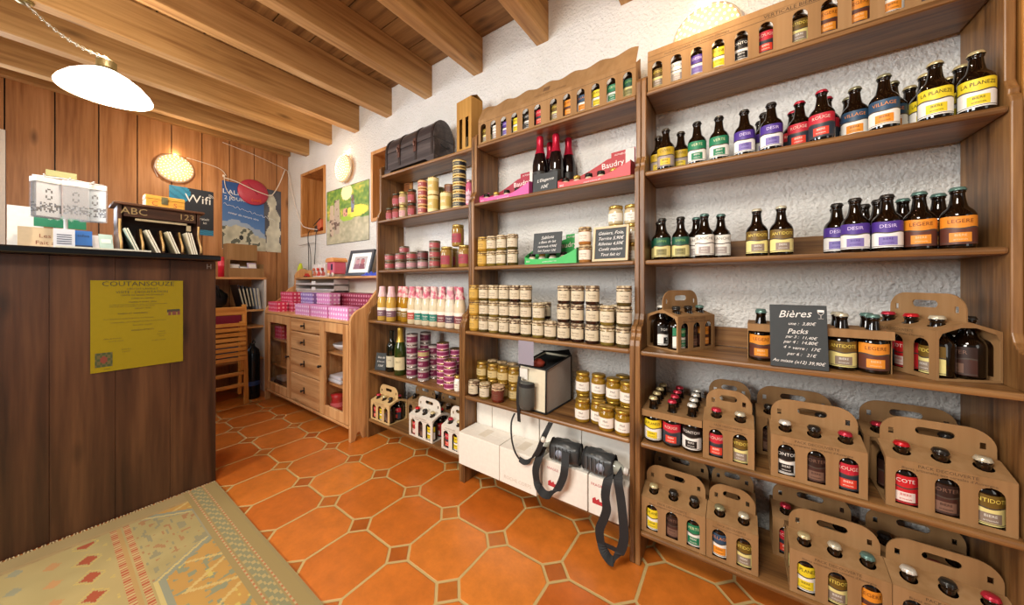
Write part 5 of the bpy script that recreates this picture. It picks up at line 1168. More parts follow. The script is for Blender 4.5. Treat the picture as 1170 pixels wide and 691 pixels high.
counterbox('white_leaflet', -2.50, .058, .058, .105, '#c9ccd6', 'small grey-white leaflet standing left of the stand pole', 'leaflet', None, '#3a4258', lean=8, th=.003, extra=[(-.018, .018, .008, .022)] + [(-.02, .02, .035 + .01 * i, .039 + .01 * i) for i in range(5)])
counterbox('blue_leaflet', -2.52, .112, .050, .105, '#2468b8', 'bright blue leaflet standing right of the stand pole', 'leaflet', [('infos', .018, 0, .08)], '#12264a', lean=8, th=.003, extra=[(-.026, .026, .01, .035)])
counterbox('red_print_card', -2.555, .166, .070, .090, '#ece6e4', 'white card with red print left of the letter rack', 'card', [('B', .05, .01, .05)], '#a8283c', lean=6, th=.004, extra=[(0, .03, .008, .02)])
counterbox('paper_stack', -2.235, .16, .26, .008, '#d9d6c4', 'thin stack of papers lying on the counter before the stand', 'paper', th=.10)
counterbox('fish_leaflet', -2.47, .178, .042, .095, '#b4cfc8', 'pale blue-green leaflet leaning at the left end of the rack', 'leaflet', None, '#e9f0ea', lean=18, th=.003, rz=R(98), z0=.001, extra=[(-.015, .015, .05, .07)])
counterbox('white_sign', -2.66, .515, .05, .040, '#dfe2dc', 'small white sign at the far right end of the counter', 'sign', [('infos', .012, 0, .02)], '#3a6a50', th=.004)

t = thing('candle', (-3.805, .915, 1.1055), 0, 'red candle standing on the shelf just behind the counter end', 'candle')
mb = MB(); mb.lathe([(0, 0), (.022, 0), (.022, .175), (.018, .18), (0, .18)], 20); mb.build('wax', paint('#c81e34', .35), t); mb = MB(); mb.lathe([(.0235, .10), (.0235, .145)], 20); mb.build('band', paint('#e04a5a', .3), t)

# ================================================================== boarded wall: posters, disc, cable
def wifi(u, v):
    d = ((u - .10) ** 2 + ((v - .88) * 1.4) ** 2) ** .5; w = .30 + .10 * math.sin(u * 9 + v * 7)
    if u < .36 + .1 * math.sin(v * 9) and v > .55 and d < .48: return '#1790c0' if (u * 3 + v * 5) % .7 > .25 else '#0f7cab'
    if v < .13: return '#1f6f96' if (u * 10 + v * 40) % 2 > 1 else '#2a86ae'
    g = .7 + .3 * v; return (18 * g + 10, 34 * g + 8, 52 * g + 8)
t = thing('wifi_poster', (WX + .004, .640, 1.500), 0, 'dark blue poster with white Wifi lettering on the boarded wall', 'poster')
picture('print', .296, .420, 30, 42, wifi, t, None, None, (0, 0, 0), PI / 2)
mb = MB(); mb.text('Wifi', .105, T(.001, .190, .325) @ SIDE, 0, 0); mb.text('gratuit', .030, T(.001, .225, .150) @ SIDE, 0, 0); mb.text('ici', .030, T(.001, .235, .115) @ SIDE, 0, 0)
for i in range(3):
    r = .014 + i * .011; mb.tube([(.0012, .262 + r * math.cos(a), .352 + r * math.sin(a)) for a in [PI * .05 + PI * .45 * k / 6 for k in range(7)]], .0022, 5)
mb.build('lettering', paint('#eef2f4', .5), t)
rr = random.Random(5); NZ = [[rr.random() for _ in range(64)] for _ in range(64)]
def nz(u, v, s=12):
    x, y = u * s, v * s; i, j = int(x) % 64, int(y) % 64; a, b = x - int(x), y - int(y); return lerp(lerp(NZ[i][j], NZ[(i + 1) % 64][j], a), lerp(NZ[i][(j + 1) % 64], NZ[(i + 1) % 64][(j + 1) % 64], a), b)
def alp(u, v):
    n = nz(u, v, 10) * .6 + nz(u, v, 23) * .4; ridge = .30 + .08 * math.sin(u * 7) + .10 * (n - .5)
    edge = .72 - .05 * v
    if u > edge:                                       # pale rock figure on dark ground
        c = edge + .16; wd = .05 + .10 * (1 - v) + .02 * math.sin(v * 25)
        if abs(u - c + .02 * math.sin(v * 9)) < wd and v < .92: g = 170 + 70 * n; return (g, g, g * .92)
        return (62 + 40 * n, 66 + 40 * n, 78 + 38 * n)
    if v > ridge + .08: k = (v - .3) / .7; return (26 + 60 * (1 - k), 78 + 50 * (1 - k), 150 + 36 * (1 - k))
    if v > ridge: return (150, 170, 196)
    if ((u - .30) ** 2 + (v - .19) ** 2) ** .5 < .035: return '#22262a'
    if n > .62: return (90, 96, 88)
    g = 150 + 80 * n; return (g, g, g * .9)
t = thing('mountain_poster', (WX + .004, 1.000, 1.385), 0, 'blue sky and pale rock poster on the boarded wall beside the red disc', 'poster')
picture('print', .497, .668, 60, 80, alp, t, None, None, (0, 0, 0), PI / 2)
mb = MB(); mb.text("L'ALLIER", .062, T(.001, .115, .565) @ SIDE, 0, 0); mb.text('2 JOURS', .050, T(.001, .105, .505) @ SIDE, 0, 0)
mb.tube([(.0012, .01 + .43 * i / 40, .445 - .10 * (i / 40) + .013 * math.sin(i * 1.7) * math.cos(i * .3)) for i in range(41)], .0018, 5); mb.text('coeur de nature vive', .030, T(.0012, .17, .345) @ RX(R(-9)) @ SIDE, 0, 0); mb.build('lettering', paint('#e8eef4', .5), t)
t = thing('red_disc', (WX + .010, 1.245, 1.988), 0, 'round red paper disc with orange writing hung over the mountain poster', 'disc')
mb = MB(); mb.lathe([(0, 0), (.125, 0), (.131, .006), (.125, .012), (.08, .020), (0, .024)], 40, 0, RY(PI / 2)); mb.build('disc_body', paint('#b83a50', .4), t)
mb = MB(); mb.text('(oui)', .045, T(.0255, .02, -.082) @ SIDE, 0, 0); mb.build('writing', paint('#e8602c', .5), t)
mb = MB(); mb.tube([(.022, -.05, .08), (.026, .0, .02), (.026, .03, -.02)], .0015, 5); mb.build('thread', paint('#5a1a28', .5), t)
t = thing('lamp_cable', (WX + .012, .69, 2.19), 0, 'white cable strung along the boarded wall from lamp to niche', 'cable')
def cab_(pts, r=.0035): 
    P = []; pts = [Vector(p) for p in pts]
    for i in range(len(pts) - 1):
        for k in range(6):
            s = k / 6; p0 = pts[max(i - 1, 0)]; p1, p2 = pts[i], pts[i + 1]; p3 = pts[min(i + 2, len(pts) - 1)]
            P.append(.5 * ((2 * p1) + (p2 - p0) * s + (2 * p0 - 5 * p1 + 4 * p2 - p3) * s * s + (3 * p1 - p0 - 3 * p2 + p3) * s ** 3))
    P.append(pts[-1]); return P
WC = paint('#ece2d6', .5); mb = MB(); o = Vector((WX + .012, .69, 2.19))
q = lambda y, z, x=0: (x, y - o.y, z - o.z)
mb.tube(cab_([q(.75, 2.19), q(.90, 2.175), q(.99, 2.15), q(1.03, 2.10)]), .003, 6)
mb.tube(cab_([q(1.01, 2.08), q(1.10, 2.06, .02), (.03, 1.22 - o.y, 2.015 - o.z), (.035, 1.33 - o.y, 1.985 - o.z), (.02, 1.40 - o.y, 1.99 - o.z), (.01, 1.47 - o.y, 2.12 - o.z), (.004, 1.53 - o.y, 2.30 - o.z)]), .0045, 6)
mb.tube(cab_([q(1.01, 2.10), q(1.03, 1.97), q(1.09, 1.89)]), .003, 6)
mb.tube(cab_([q(.578, 2.13), q(.548, 2.05), q(.57, 1.97)]), .003, 6)
mb.tube(cab_([q(1.00, 2.42), q(1.25, 2.38), q(1.46, 2.33), q(1.555, 2.30)]), .003, 6)
mb.build('cord', WC, t)
mb = MB(); mb.lathe([(0, 0), (.010, 0), (.010, .02), (0, .022)], 10, 0, T(0, 1.01 - o.y, 2.085 - o.z)); mb.build('hook', paint('#f4eee4', .4), t)
t = thing('wall_cable', (-4.09, WY - .021, 2.27), 0, 'white cable hanging down the white wall into the corner niche', 'cable')
mb = MB(); mb.tube(cab_([(0, 0, .02), (.06, 0, -.12), (.18, .005, -.40), (.33, .004, -.60), (.50, -.01, -.66), (.60, .06, -.68)]), .004, 6); mb.build('cord', WC, t)

# niche contents and cables below
t = thing('router', (-3.50, WY + .05, NZ0 + .029), R(-10), 'black and orange router box lying in the corner niche', 'router')
mb = MB(); mb.box(-.10, .0, -.03, .04, 0, .075); mb.build('router_body', paint('#1c1c1e', .4), t, bevel=.005); mb = MB(); mb.box(.01, .13, -.03, .03, .01, .10, 0, RY(R(-14))); mb.build('orange_box', paint('#d0623c', .5), t, bevel=.006)
mb = MB(); mb.tube([(-.10, -.035, .085), (.12, -.035, .125)], .004, 6); mb.build('antenna', BLK, t)
t = thing('cable_bundle', (-3.60, WY - .014, 1.56), 0, 'dark cables hanging from the corner niche down to the cabinet shelf', 'cable')
mb = MB(); mb.tube(cab_([(0, .01, .03), (0, -.01, -.02), (.01, -.01, -.2), (.02, -.01, -.44)]), .0035, 6); mb.tube(cab_([(.17, .01, .03), (.17, -.01, -.02), (.16, -.01, -.12), (.14, -.01, -.30), (.13, -.01, -.42)]), .0035, 6); mb.tube(cab_([(.02, -.012, -.1), (.06, -.012, -.22), (.06, -.012, -.44)]), .003, 6); mb.build('cords', BLK, t)
mb = MB(); mb.tube([(-.20, -.010, -.115), (.13, -.010, -.105)], .003, 6); mb.build('rail', paint('#b9b4ae', .3, .6), t)
def river(u, v):
    n = nz(u, v, 14) * .5 + nz(u, v, 31) * .5
    if (u - .5) ** 2 * 1.2 + (v - .90) ** 2 < .02: return (250, 238, 180)
    for (cx, w_, h0, h1, c) in ((.13, .055, .15, .72, '#c8b29a'), (.26, .07, .18, .80, '#b8a894'), (.10, .03, .3, .6, '#7a2c2c'), (.64, .035, .52, .82, '#7c86a4'), (.47, .055, .47, .62, '#d8a088')):
        if abs(u - cx) < w_ * (1.1 - .6 * abs(v - (h0 + h1) / 2) / (h1 - h0)) and h0 < v < h1: return c if n > .35 else '#6e5548'
    if ((u - .72) / .26) ** 2 + ((v - .53) / .10) ** 2 < 1: return (244, 224, 80) if v > .50 or u > .6 else (190, 206, 60)
    if ((u - .52) / .16) ** 2 + ((v - .44) / .06) ** 2 < 1: return (160, 196, 60)
    if v < .46 - .06 * u: g = n; return (150 + 70 * g, 148 + 62 * g, 118 + 60 * g)
    return (70 + 150 * n * n * 1.4, 100 + 110 * n, 34 + 50 * n)
t = thing('river_poster', (-3.257, WY - .003, 1.418), 0, 'colour photo poster of people by a river on the white wall', 'poster')
picture('print', .709, .505, 84, 62, river, t)
mb = MB()
for q in ((-.004, 0, 0, .505), (.709, .713, 0, .505), (-.004, .713, -.004, 0), (-.004, .713, .505, .509)): mb.box(q[0], q[1], -.001, .001, q[2], q[3])
mb.build('edge', paint('#5e5a48', .5), t)

# ================================================================== pine cabinet
CX0, CX1, CY0, CY1 = -3.533, -2.086, 1.150, 1.545
t = thing('pine_cabinet', ((CX0 + CX1) / 2, (CY0 + CY1) / 2, 0), 0, 'pine cabinet with two glazed doors and four drawers between desk and shelving', 'cabinet')
ox, oy = (CX0 + CX1) / 2, (CY0 + CY1) / 2; PZ, PXm = pine('Z'), pine('X')
def bb(mb, x0, x1, y0, y1, z0, z1, mi=0): mb.box(x0 - ox, x1 - ox, y0 - oy, y1 - oy, z0, z1, mi)
prof = [(1.152, 0), (1.152, .795), (1.158, .822), (1.185, .855), (1.205, .868), (1.24, .885), (1.28, .915), (1.31, .955), (1.345, 1.00), (1.385, 1.02), (1.392, 1.05), (1.392, 1.125), (1.405, 1.155), (1.44, 1.185), (1.475, 1.195), (1.50, 1.18), (1.545, 1.18), (1.545, 0), (1.24, 0), (1.22, .05), (1.20, .05), (1.185, 0)]
for xa in (CX0, CX1 - .022):
    mb = MB(); n = len(prof); mb.add([(xa - ox, a - oy, b) for a, b in prof] + [(xa - ox + .022, a - oy, b) for a, b in prof], [tuple(range(n)), tuple(range(n, 2 * n))[::-1]] + [(i, n + i, n + (i + 1) % n, (i + 1) % n) for i in range(n)])
    mb.build('side_panel', PZ, t, bevel=.003)
X0, X1 = CX0 + .022, CX1 - .022
mb = MB(); bb(mb, X0, X1, 1.147, 1.545, .778, .798); mb.build('top_board', PXm, t, bevel=.004)
mb = MB(); bb(mb, X0, X1, 1.147, 1.545, .088, .106); mb.build('bottom_board', PXm, t, bevel=.004)
mb = MB(); bb(mb, X0, X1, 1.392, 1.545, 1.088, 1.106); mb.build('upper_shelf', PXm, t, bevel=.003)
mb = MB(); bb(mb, X0, X1, 1.535, 1.545, .106, 1.10); mb.build('back_panel', paint('#d8cbb8', .7), t)
D0, D1, D2, D3 = X0 + .004, -2.990, -2.500, X1 - .004
for xa in (-2.985, -2.512):
    mb = MB(); bb(mb, xa, xa + .018, 1.165, 1.535, .106, .778); mb.build('divider', PZ, t)
for (a, b) in ((X0, -2.985), (-2.494, X1)):
    for zz in (.33, .555):
        mb = MB(); bb(mb, a, b, 1.19, 1.535, zz - .015, zz); mb.build('inner_shelf', PXm, t)
def door(a, b, knobx, label):
    mb = MB(); s = .068
    bb(mb, a, a + s, 1.150, 1.168, .110, .774); bb(mb, b - s, b, 1.150, 1.168, .110, .774); bb(mb, a + s, b - s, 1.150, 1.168, .110, .110 + s); bb(mb, a + s, b - s, 1.150, 1.168, .774 - s, .774)
    d = mb.build('door', PZ, t, bevel=.002); d['label'] = label
    mb = MB(); bb(mb, a + s, b - s, 1.158, 1.160, .110 + s, .774 - s); mb.build('glass_pane', glass_clear(), d)
    mb = MB(); mb.lathe([(0, 0), (.007, 0), (.006, .010), (.011, .018), (.009, .024), (0, .026)], 14, 0, T(knobx - ox, 1.150 - oy, .45) @ RX(PI / 2)); mb.build('knob', paint('#2a2420', .35, .5), d)
door(D0, D1, D1 - .03, 'left glazed door'); door(D2, D3, D2 + .022, 'right glazed door')
zd = [.110, .336, .520, .668, .774]
for i in range(4):
    mb = MB(); bb(mb, -2.982, -2.505, 1.150, 1.168, zd[i] + .003, zd[i + 1] - .003); d = mb.build('drawer', PXm, t, bevel=.006)
    mb = MB(); c = T(-2.745 - ox, 1.150 - oy, (zd[i] + zd[i + 1]) / 2) @ RX(PI / 2); mb.lathe([(0, 0), (.011, 0), (.012, .002), (.006, .006), (.006, .014), (.010, .022), (.007, .026), (0, .027)], 16, 0, c); mb.box(-.008, .008, -.024, .024, 0, .002, 0, c); mb.build('knob', paint('#2a2420', .35, .5), d)

def polka(base, dot):
    key = 'polka_%s' % base
    if key in _mats: return _mats[key]
    m, nt, b = newmat(key); L = nt.links; N = nt.nodes.new; tc = N('ShaderNodeTexCoord'); vo = N('ShaderNodeTexVoronoi'); vo.voronoi_dimensions = '2D'; vo.inputs['Scale'].default_value = 30; vo.inputs['Randomness'].default_value = .1
    sx = N('ShaderNodeSeparateXYZ'); L.new(tc.outputs['Object'], sx.inputs[0]); a1 = N('ShaderNodeMath'); L.new(sx.outputs[0], a1.inputs[0]); L.new(sx.outputs[1], a1.inputs[1]); cx_ = N('ShaderNodeCombineXYZ'); L.new(a1.outputs[0], cx_.inputs[0]); L.new(sx.outputs[2], cx_.inputs[1]); L.new(cx_.outputs[0], vo.inputs['Vector']); r = N('ShaderNodeMath'); r.operation = 'LESS_THAN'; r.inputs[1].default_value = .27; L.new(vo.outputs['Distance'], r.inputs[0])
    mx = N('ShaderNodeMix'); mx.data_type = 'RGBA'; mx.inputs[6].default_value = H(base); mx.inputs[7].default_value = H(dot); L.new(r.outputs[0], mx.inputs[0]); L.new(mx.outputs[2], b.inputs['Base Color']); b.inputs['Roughness'].default_value = .5
    _mats[key] = m; return m
def giftcarton(x0, x1, y0, y1, z0, h, base, dot, label, side=None):
    t = thing('patterned_box', ((x0 + x1) / 2, (y0 + y1) / 2, z0 + .0006), 0, label, 'box'); w, d = (x1 - x0) / 2, (y1 - y0) / 2; m = polka(base, dot)
    mb = MB(); mb.box(-w, w, -d, d, 0, h * .62); mb.build('box_body', m, t, bevel=.001)
    mb = MB(); mb.box(-w - .002, w + .002, -d - .002, d + .002, h * .62 + .0005, h); mb.build('lid', polka(side, dot) if side else m, t, bevel=.0015); return t
TZ = .798
for i, (a, b, c, dd, y0, zz, lab) in enumerate(((-3.500, -3.31, '#d8315c', '#f3b6c4', 1.172, 0, 'hot pink dotted box at the front left corner of the pine cabinet'),
  (-2.955, -2.71, '#d88fc0', '#f2d6ea', 1.172, 0, 'pale pink patterned box at the front, left of three'), (-2.685, -2.435, '#dd8cc4', '#f4d8ee', 1.172, 0, 'pale pink patterned box at the front, middle of three'),
  (-2.408, -2.155, '#dd90c6', '#f4dcee', 1.172, 0, 'pale pink patterned box at the front right of the cabinet'),
  (-3.480, -3.22, '#c82c54', '#f0b0c0', 1.262, 0, 'hot pink box under another at left rear of the cabinet top'), (-3.480, -3.24, '#d23460', '#f3b6c4', 1.262, 1, 'hot pink dotted box stacked on another at the left rear'),
  (-3.08, -2.86, '#8c6cb4', '#e0d4f0', 1.265, 0, 'violet box under another behind the front row'), (-3.08, -2.865, '#9478bc', '#e6dcf4', 1.265, 1, 'violet box on top, behind the front pink boxes'),
  (-2.80, -2.585, '#a02848', '#e8b0c0', 1.265, 0, 'crimson box under the pale pink one in the second row'), (-2.795, -2.59, '#dd90c6', '#f4dcee', 1.265, 1, 'pale pink patterned box on top in the second row'))):
    giftcarton(a, b, y0, y0 + .080, TZ + zz * .0865, .085, c, dd, lab, None)
for zz in (0, 1): giftcarton(-2.835, -2.125, 1.375, 1.525, TZ + zz * .0865, .085, '#861c3a', '#c87c90', 'long crimson dotted box, %s of two behind the small pink ones' % ['lower', 'upper'][zz])
giftcarton(-2.38, -2.13, 1.262, 1.36, TZ, .080, '#7a1a34', '#c87c90', 'dark crimson box behind the rightmost pale pink one')
for i in range(2):
    t = thing('letter_tray', (-3.15, 1.455, .982 + i * .052), 0, '%s clear plastic tray under the cabinet shelf' % ['lower', 'upper'][i], 'tray')
    mb = MB(); mb.box(-.36, .36, -.055, .07, 0, .003); mb.box(-.36, -.357, -.055, .07, 0, .045); mb.box(.357, .36, -.055, .07, 0, .045); mb.box(-.36, .36, -.058, -.055, 0, .018); mb.build('tray_body', paint('#cfc8c4', .2), t); mb = MB(); mb.box(-.03, .04, -.061, -.058, .006, .034); mb.build('label_holder', paint('#f2f0ec', .4), t)
    p = thing('paper_stack', (-3.15, 1.46, .982 + i * .052 + .0035), 0, 'papers lying in the %s clear tray under the cabinet shelf' % ['lower', 'upper'][i], 'paper'); mb = MB(); mb.box(-.33, .33, -.045, .06, 0, .012); mb.build('sheets', paint('#d9cfc8', .8), p)
t = thing('paper_stack', (-3.15, 1.45, TZ + .001), 0, 'stack of brochures on the cabinet top under the trays', 'paper'); mb = MB(); mb.box(-.33, .30, -.05, .07, 0, .06); mb.box(-.30, .28, -.045, .065, .0605, .12); mb.box(-.34, .31, -.052, .07, .1205, .180); mb.build('sheets', paint('#cabfb6', .7), t)
# inside the cabinet
for (x, zz, c, lab) in ((-3.365, .556, '#d42c56', 'pink boxes seen through the left cabinet door'),): giftcarton(x - .075, x + .075, 1.20, 1.30, zz, .11, c, '#f0a8ba', lab)
t = thing('red_jar', (-2.42, 1.24, .107), 0, 'red jar on the bottom shelf behind the right glass door', 'jar'); mb = MB(); mb.lathe([(0, 0), (.045, 0), (.06, .02), (.045, .05), (.038, .10), (.046, .13), (0, .13)], 20); mb.build('jar_body', paint('#c4182c', .2), t); mb = MB(); mb.lathe([(.05, .045), (.047, .075)], 20); mb.build('label', paint('#e86a74', .4), t)
t = thing('fabric_bundle', (-2.385, 1.275, .331), 0, 'white folded cloth on the middle shelf behind right door', 'cloth'); mb = MB(); mb.box(-.09, .09, -.08, .08, 0, .025); mb.box(-.08, .08, -.075, .07, .0255, .05); mb.build('folds', paint('#d6d4d8', .9), t, bevel=.008)
t = thing('fabric_bundle', (-3.37, 1.275, .107), 0, 'grey and white bundle on the bottom shelf behind left door', 'cloth'); mb = MB(); mb.box(-.09, .09, -.08, .08, 0, .07); mb.box(-.07, .08, -.07, .07, .071, .11, 1); mb.build('folds', [paint('#3a3632', .9), paint('#b4b0ac', .9)], t, bevel=.012)
t = thing('dish', (-2.39, 1.285, .556), 0, 'pale dish on the top shelf behind right glass door', 'dish'); mb = MB(); mb.lathe([(0, 0), (.04, 0), (.08, .03), (.085, .05), (.078, .05), (.04, .01), (0, .01)], 24); mb.build('bowl', paint('#dcdadc', .3), t)

# things on the cabinet's upper shelf
SZ = 1.1065
t = thing('picture_frame', (-2.50, 1.435, SZ + .0035), R(4), 'black framed photo of two people leaning on the cabinet shelf', 'picture frame'); M = RX(R(-14)); mb = MB(); w, h = .31, .215; f = .024
for q in ((-w / 2, -w / 2 + f, 0, h), (w / 2 - f, w / 2, 0, h), (-w / 2 + f, w / 2 - f, 0, f), (-w / 2 + f, w / 2 - f, h - f, h)): mb.box(q[0], q[1], -.006, .012, q[2], q[3], 0, M)
mb.build('frame', paint('#2c343e', .3), t, bevel=.001); mb = MB(); mb.box(-w / 2 + f, w / 2 - f, .002, .006, f, h - f, 0, M); mb.build('mount', paint('#f0efec', .7), t)
def two(u, v):
    for cx, cc in ((.28, '#b8868c'), (.68, '#a85a5c')):
        if ((u - cx) / .15) ** 2 + ((v - .62) / .24) ** 2 < 1: return cc if v < .78 else '#4a2c2c'
        if v < .42 and abs(u - cx) < .26 - .2 * v: return '#7a3440' if cx > .5 else '#8a5a6a'
    return '#b4a8a8'
picture('photo', .16, .105, 26, 18, two, t, M @ T(-.08, .0012, .055))
t = thing('toy_house', (-2.84, 1.445, SZ), R(-6), 'small pink and orange toy caravan on the cabinet shelf beside the photo frame', 'toy'); mb = MB(); mb.box(-.075, .075, -.05, .05, .022, .125); mb.build('body', paint('#d8627a', .5), t, bevel=.01)
mb = MB(); P = [(-.085, .122), (.085, .122), (.088, .14), (.06, .158), (-.06, .158), (-.088, .14)]; mb.prism(P, .116, T(0, .058, 0) @ RX(PI / 2)); mb.build('roof', paint('#e8a05c', .5), t, bevel=.003)
mb = MB(); mb.box(.02, .05, -.053, -.050, .055, .105); mb.build('window', paint('#26324e', .3), t); mb = MB(); mb.box(-.06, .0, -.053, -.050, .03, .055); mb.build('flower_print', paint('#f0a860', .5), t)
for sx in (-.045, .045):
    mb = MB(); mb.lathe([(0, -.006), (.018, -.006), (.018, .006), (0, .006)], 16, 0, T(sx, -.045, .018) @ RX(PI / 2)); mb.build('wheel', paint('#f0e4d4', .5), t)
for i, (x, c1, c2, lab) in enumerate(((-3.20, '#e8e0dc', '#c8704c', 'left'), (-3.12, '#f0ece8', '#d84a3c', 'middle'), (-3.04, '#ece6e2', '#b8503c', 'right'))):
    t = thing('gift_bag', (x, 1.45, SZ), 0, '%s one of three small white gift bags with red figures on the cabinet shelf' % lab, 'bag'); mb = MB(); mb.box(-.036, .036, -.02, .02, 0, .115); mb.build('bag_body', paint(c1, .5), t, bevel=.004)
    mb = MB(); mb.lathe([(0, 0), (.014, .002), (.014, .014), (0, .016)], 14, 0, T(0, -.0205, .068) @ RX(PI / 2)); mb.box(-.018, .018, -.0225, -.0205, .010, .052, 0); mb.box(-.034, -.02, -.0225, -.0205, .012, .03, 0); mb.box(.02, .034, -.0225, -.0205, .012, .04, 0); mb.build('figure_print', paint(c2, .5), t)
    mb = MB(); mb.tube([(-.015, 0, .115), (-.012, 0, .14), (.012, 0, .14), (.015, 0, .115)], .0015, 5); mb.build('handle', paint('#d8d4d0', .5), t)
t = thing('toy_car', (-3.40, 1.45, SZ), 0, 'tiny red toy at the left end of the cabinet shelf', 'toy'); mb = MB(); mb.box(-.035, .035, -.015, .015, .006, .022); mb.box(-.018, .02, -.013, .013, .0225, .036); mb.build('body', paint('#c8342c', .3), t, bevel=.004)
mb = MB()
for a in (-.022, .022): mb.lathe([(0, -.017), (.008, -.017), (.008, .017), (0, .017)], 12, 0, T(a, 0, .008) @ RX(PI / 2))
mb.build('wheels', BLK, t)
t = thing('plastic_bag', (-2.27, 1.418, SZ), R(10), 'crumpled bright blue plastic bag in front of the photo frame', 'bag'); mb = MB(); N = 14; v = []; f = []
for i in range(N):
    for j in range(8): v.append((-.09 + .18 * i / (N - 1), -.02 + .036 * j / 7, max(.0, (.026 + .010 * math.sin(i * 1.7 + j)) * math.sin(PI * j / 7) * math.sin(PI * (i + .5) / N) ** .5)))
for i in range(N - 1):
    for j in range(7): f.append((i * 8 + j, (i + 1) * 8 + j, (i + 1) * 8 + j + 1, i * 8 + j + 1))
mb.add(v, f, 0, True); mb.build('film', paint('#2e4cb8', .3), t)

# two feather dusters leaning in the corner behind the cabinet
for i, (x, y, c, lab, lx) in enumerate(((-3.66, 1.47, '#c8d62c', 'yellow-green topped stick leaning in the corner behind the cabinet', .05), (-3.575, 1.485, '#1ea098', 'teal topped stick leaning in the corner behind the cabinet', .012))):
    t = thing('cleaning_stick', (x, y, .0), 0, lab, 'stick'); mb = MB(); H1 = (1.24, 1.19)[i]; mb.tube([(-.02 - lx, 0, 0), (lx * .6, .01, H1 - .12)], .010, 10); mb.build('stick', paint('#e4dcc4', .5), t)
    mb = MB(); mb.tube([(lx * .55, .01, H1 - .15), (lx * .62, .011, H1 - .09), (lx * .8, .013, H1 - .03), (lx * .9, .014, H1 + .01)], [.012, .026, .022, .010], 12); mb.build('head', paint(c, .6), t)

# ================================================================== desk at the back with folding chair
t = thing('desk_shelf', (-3.95, .85, 0), 0, 'pine shelf table against the boarded wall behind the counter end', 'shelf'); DW = pine('Y'); mb = MB(); mb.box(-.165, .17, -.45, .40, 1.085, 1.105); mb.build('top_board', DW, t, bevel=.003)
for zz in (.80, .64, .33):
    mb = MB(); mb.box(-.165, .165, -.43, .378, zz - .018, zz); mb.build('shelf', DW, t)
mb = MB(); mb.box(-.165, .168, .380, .398, 0, 1.084); mb.build('side_panel', paint('#d6d0cc', .5), t); mb = MB(); mb.box(-.165, .168, -.45, -.432, 0, 1.084); mb.build('side_panel', DW, t)
# cardboard organiser with goods
t = thing('cardboard_organiser', (-3.90, 1.105, 1.1055), 0, 'corrugated cardboard organiser with packets on the pine shelf below the posters', 'organiser')
CC = card(); mb = MB(); mb.box(-.10, .02, -.13, .10, .16, .315); mb.build('upper_box', CC, t, bevel=.002); mb = MB(); mb.box(-.10, -.09, -.13, .135, 0, .16); mb.box(-.10, .08, -.13, -.124, 0, .16); mb.box(-.10, .08, .129, .135, 0, .13); mb.box(-.10, .08, -.13, .135, 0, .006); mb.build('open_tray', CC, t)
mb = MB(); mb.box(.08, .086, -.13, .135, 0, .085)
for i in range(26): mb.box(.086, .0875, -.128 + i * .0101, -.123 + i * .0101, .002, .083)
mb.build('front_flap', CC, t)
for i, (y, h, c, lab) in enumerate(((-.07, .12, '#d9d4e0', 'white packet at left in the cardboard organiser'), (.0, .10, '#8f969c', 'grey packet in the middle of the cardboard organiser'), (.06, .135, '#b8a8c0', 'pale violet packet at right in the cardboard organiser'))):
    o = thing('packet', (-3.90 + .01 + .02 * i, 1.105 + y, 1.1055 + .007), R(90 + 8 * i), lab, 'packet'); mb = MB(); mb.box(-.04, .04, -.006, .006, 0, h, 0, RX(R(-12))); mb.build('sleeve', paint(c, .3), o, bevel=.003); mb = MB(); mb.box(-.032, .032, -.0075, -.006, h * .62, h * .9, 0, RX(R(-12))); mb.build('print', paint('#efeef0', .4), o)
# black bag and binders on the second board
t = thing('black_bag', (-3.90, .79, .8005), 0, 'black soft bag with handles on the second board of the pine shelf', 'bag'); mb = MB(); N = 16; v = []; f = []
for j in range(9):
    for i in range(N):
        a = 2 * PI * i / N; k = math.sin(PI * (j + .6) / 9.4) ** .45; v.append((.10 * k * math.cos(a) * (1 + .08 * math.sin(3 * a + j)), .20 * k * math.sin(a) * (1 + .06 * math.cos(4 * a + j)), .20 * j / 8 * (1 + .1 * math.sin(2 * a))))
for j in range(8):
    for i in range(N): f.append((j * N + i, j * N + (i + 1) % N, (j + 1) * N + (i + 1) % N, (j + 1) * N + i))
f.append(tuple(range(N))[::-1]); f.append(tuple(8 * N + i for i in range(N))); mb.add(v, f, 0, True); mb.build('bag_body', paint('#121318', .5), t)
mb = MB(); mb.tube([(.09, -.12, .13), (.10, -.10, .22), (.10, .0, .262), (.10, .10, .22), (.09, .12, .12)], .008, 8); mb.build('handle', paint('#1c1d22', .45), t); mb = MB(); mb.box(.095, .104, -.02, .04, .09, .12); mb.build('buckle', paint('#6a5a34', .4, .5), t)
for i in range(6):
    c = ['#191a1e', '#2a2c30', '#14151a', '#3a4450', '#8a98b0', '#c9ccd6'][i]; o = thing('binder', (-3.90, 1.075 + i * .024, .8005), 0, '%s upright magazine file from left, beside the black bag' % ORD[i], 'binder'); mb = MB(); M = RX(R(12 - i * 1.2)); mb.box(-.10, .10, 0, .018, 0, .235 - .008 * i, 0, M); mb.build('cover', paint(c, .35), o, bevel=.001); mb = MB(); mb.box(.1002, .1012, .004, .014, .03, .20, 0, M); mb.build('page_edge', paint('#b9b9a4', .6), o)
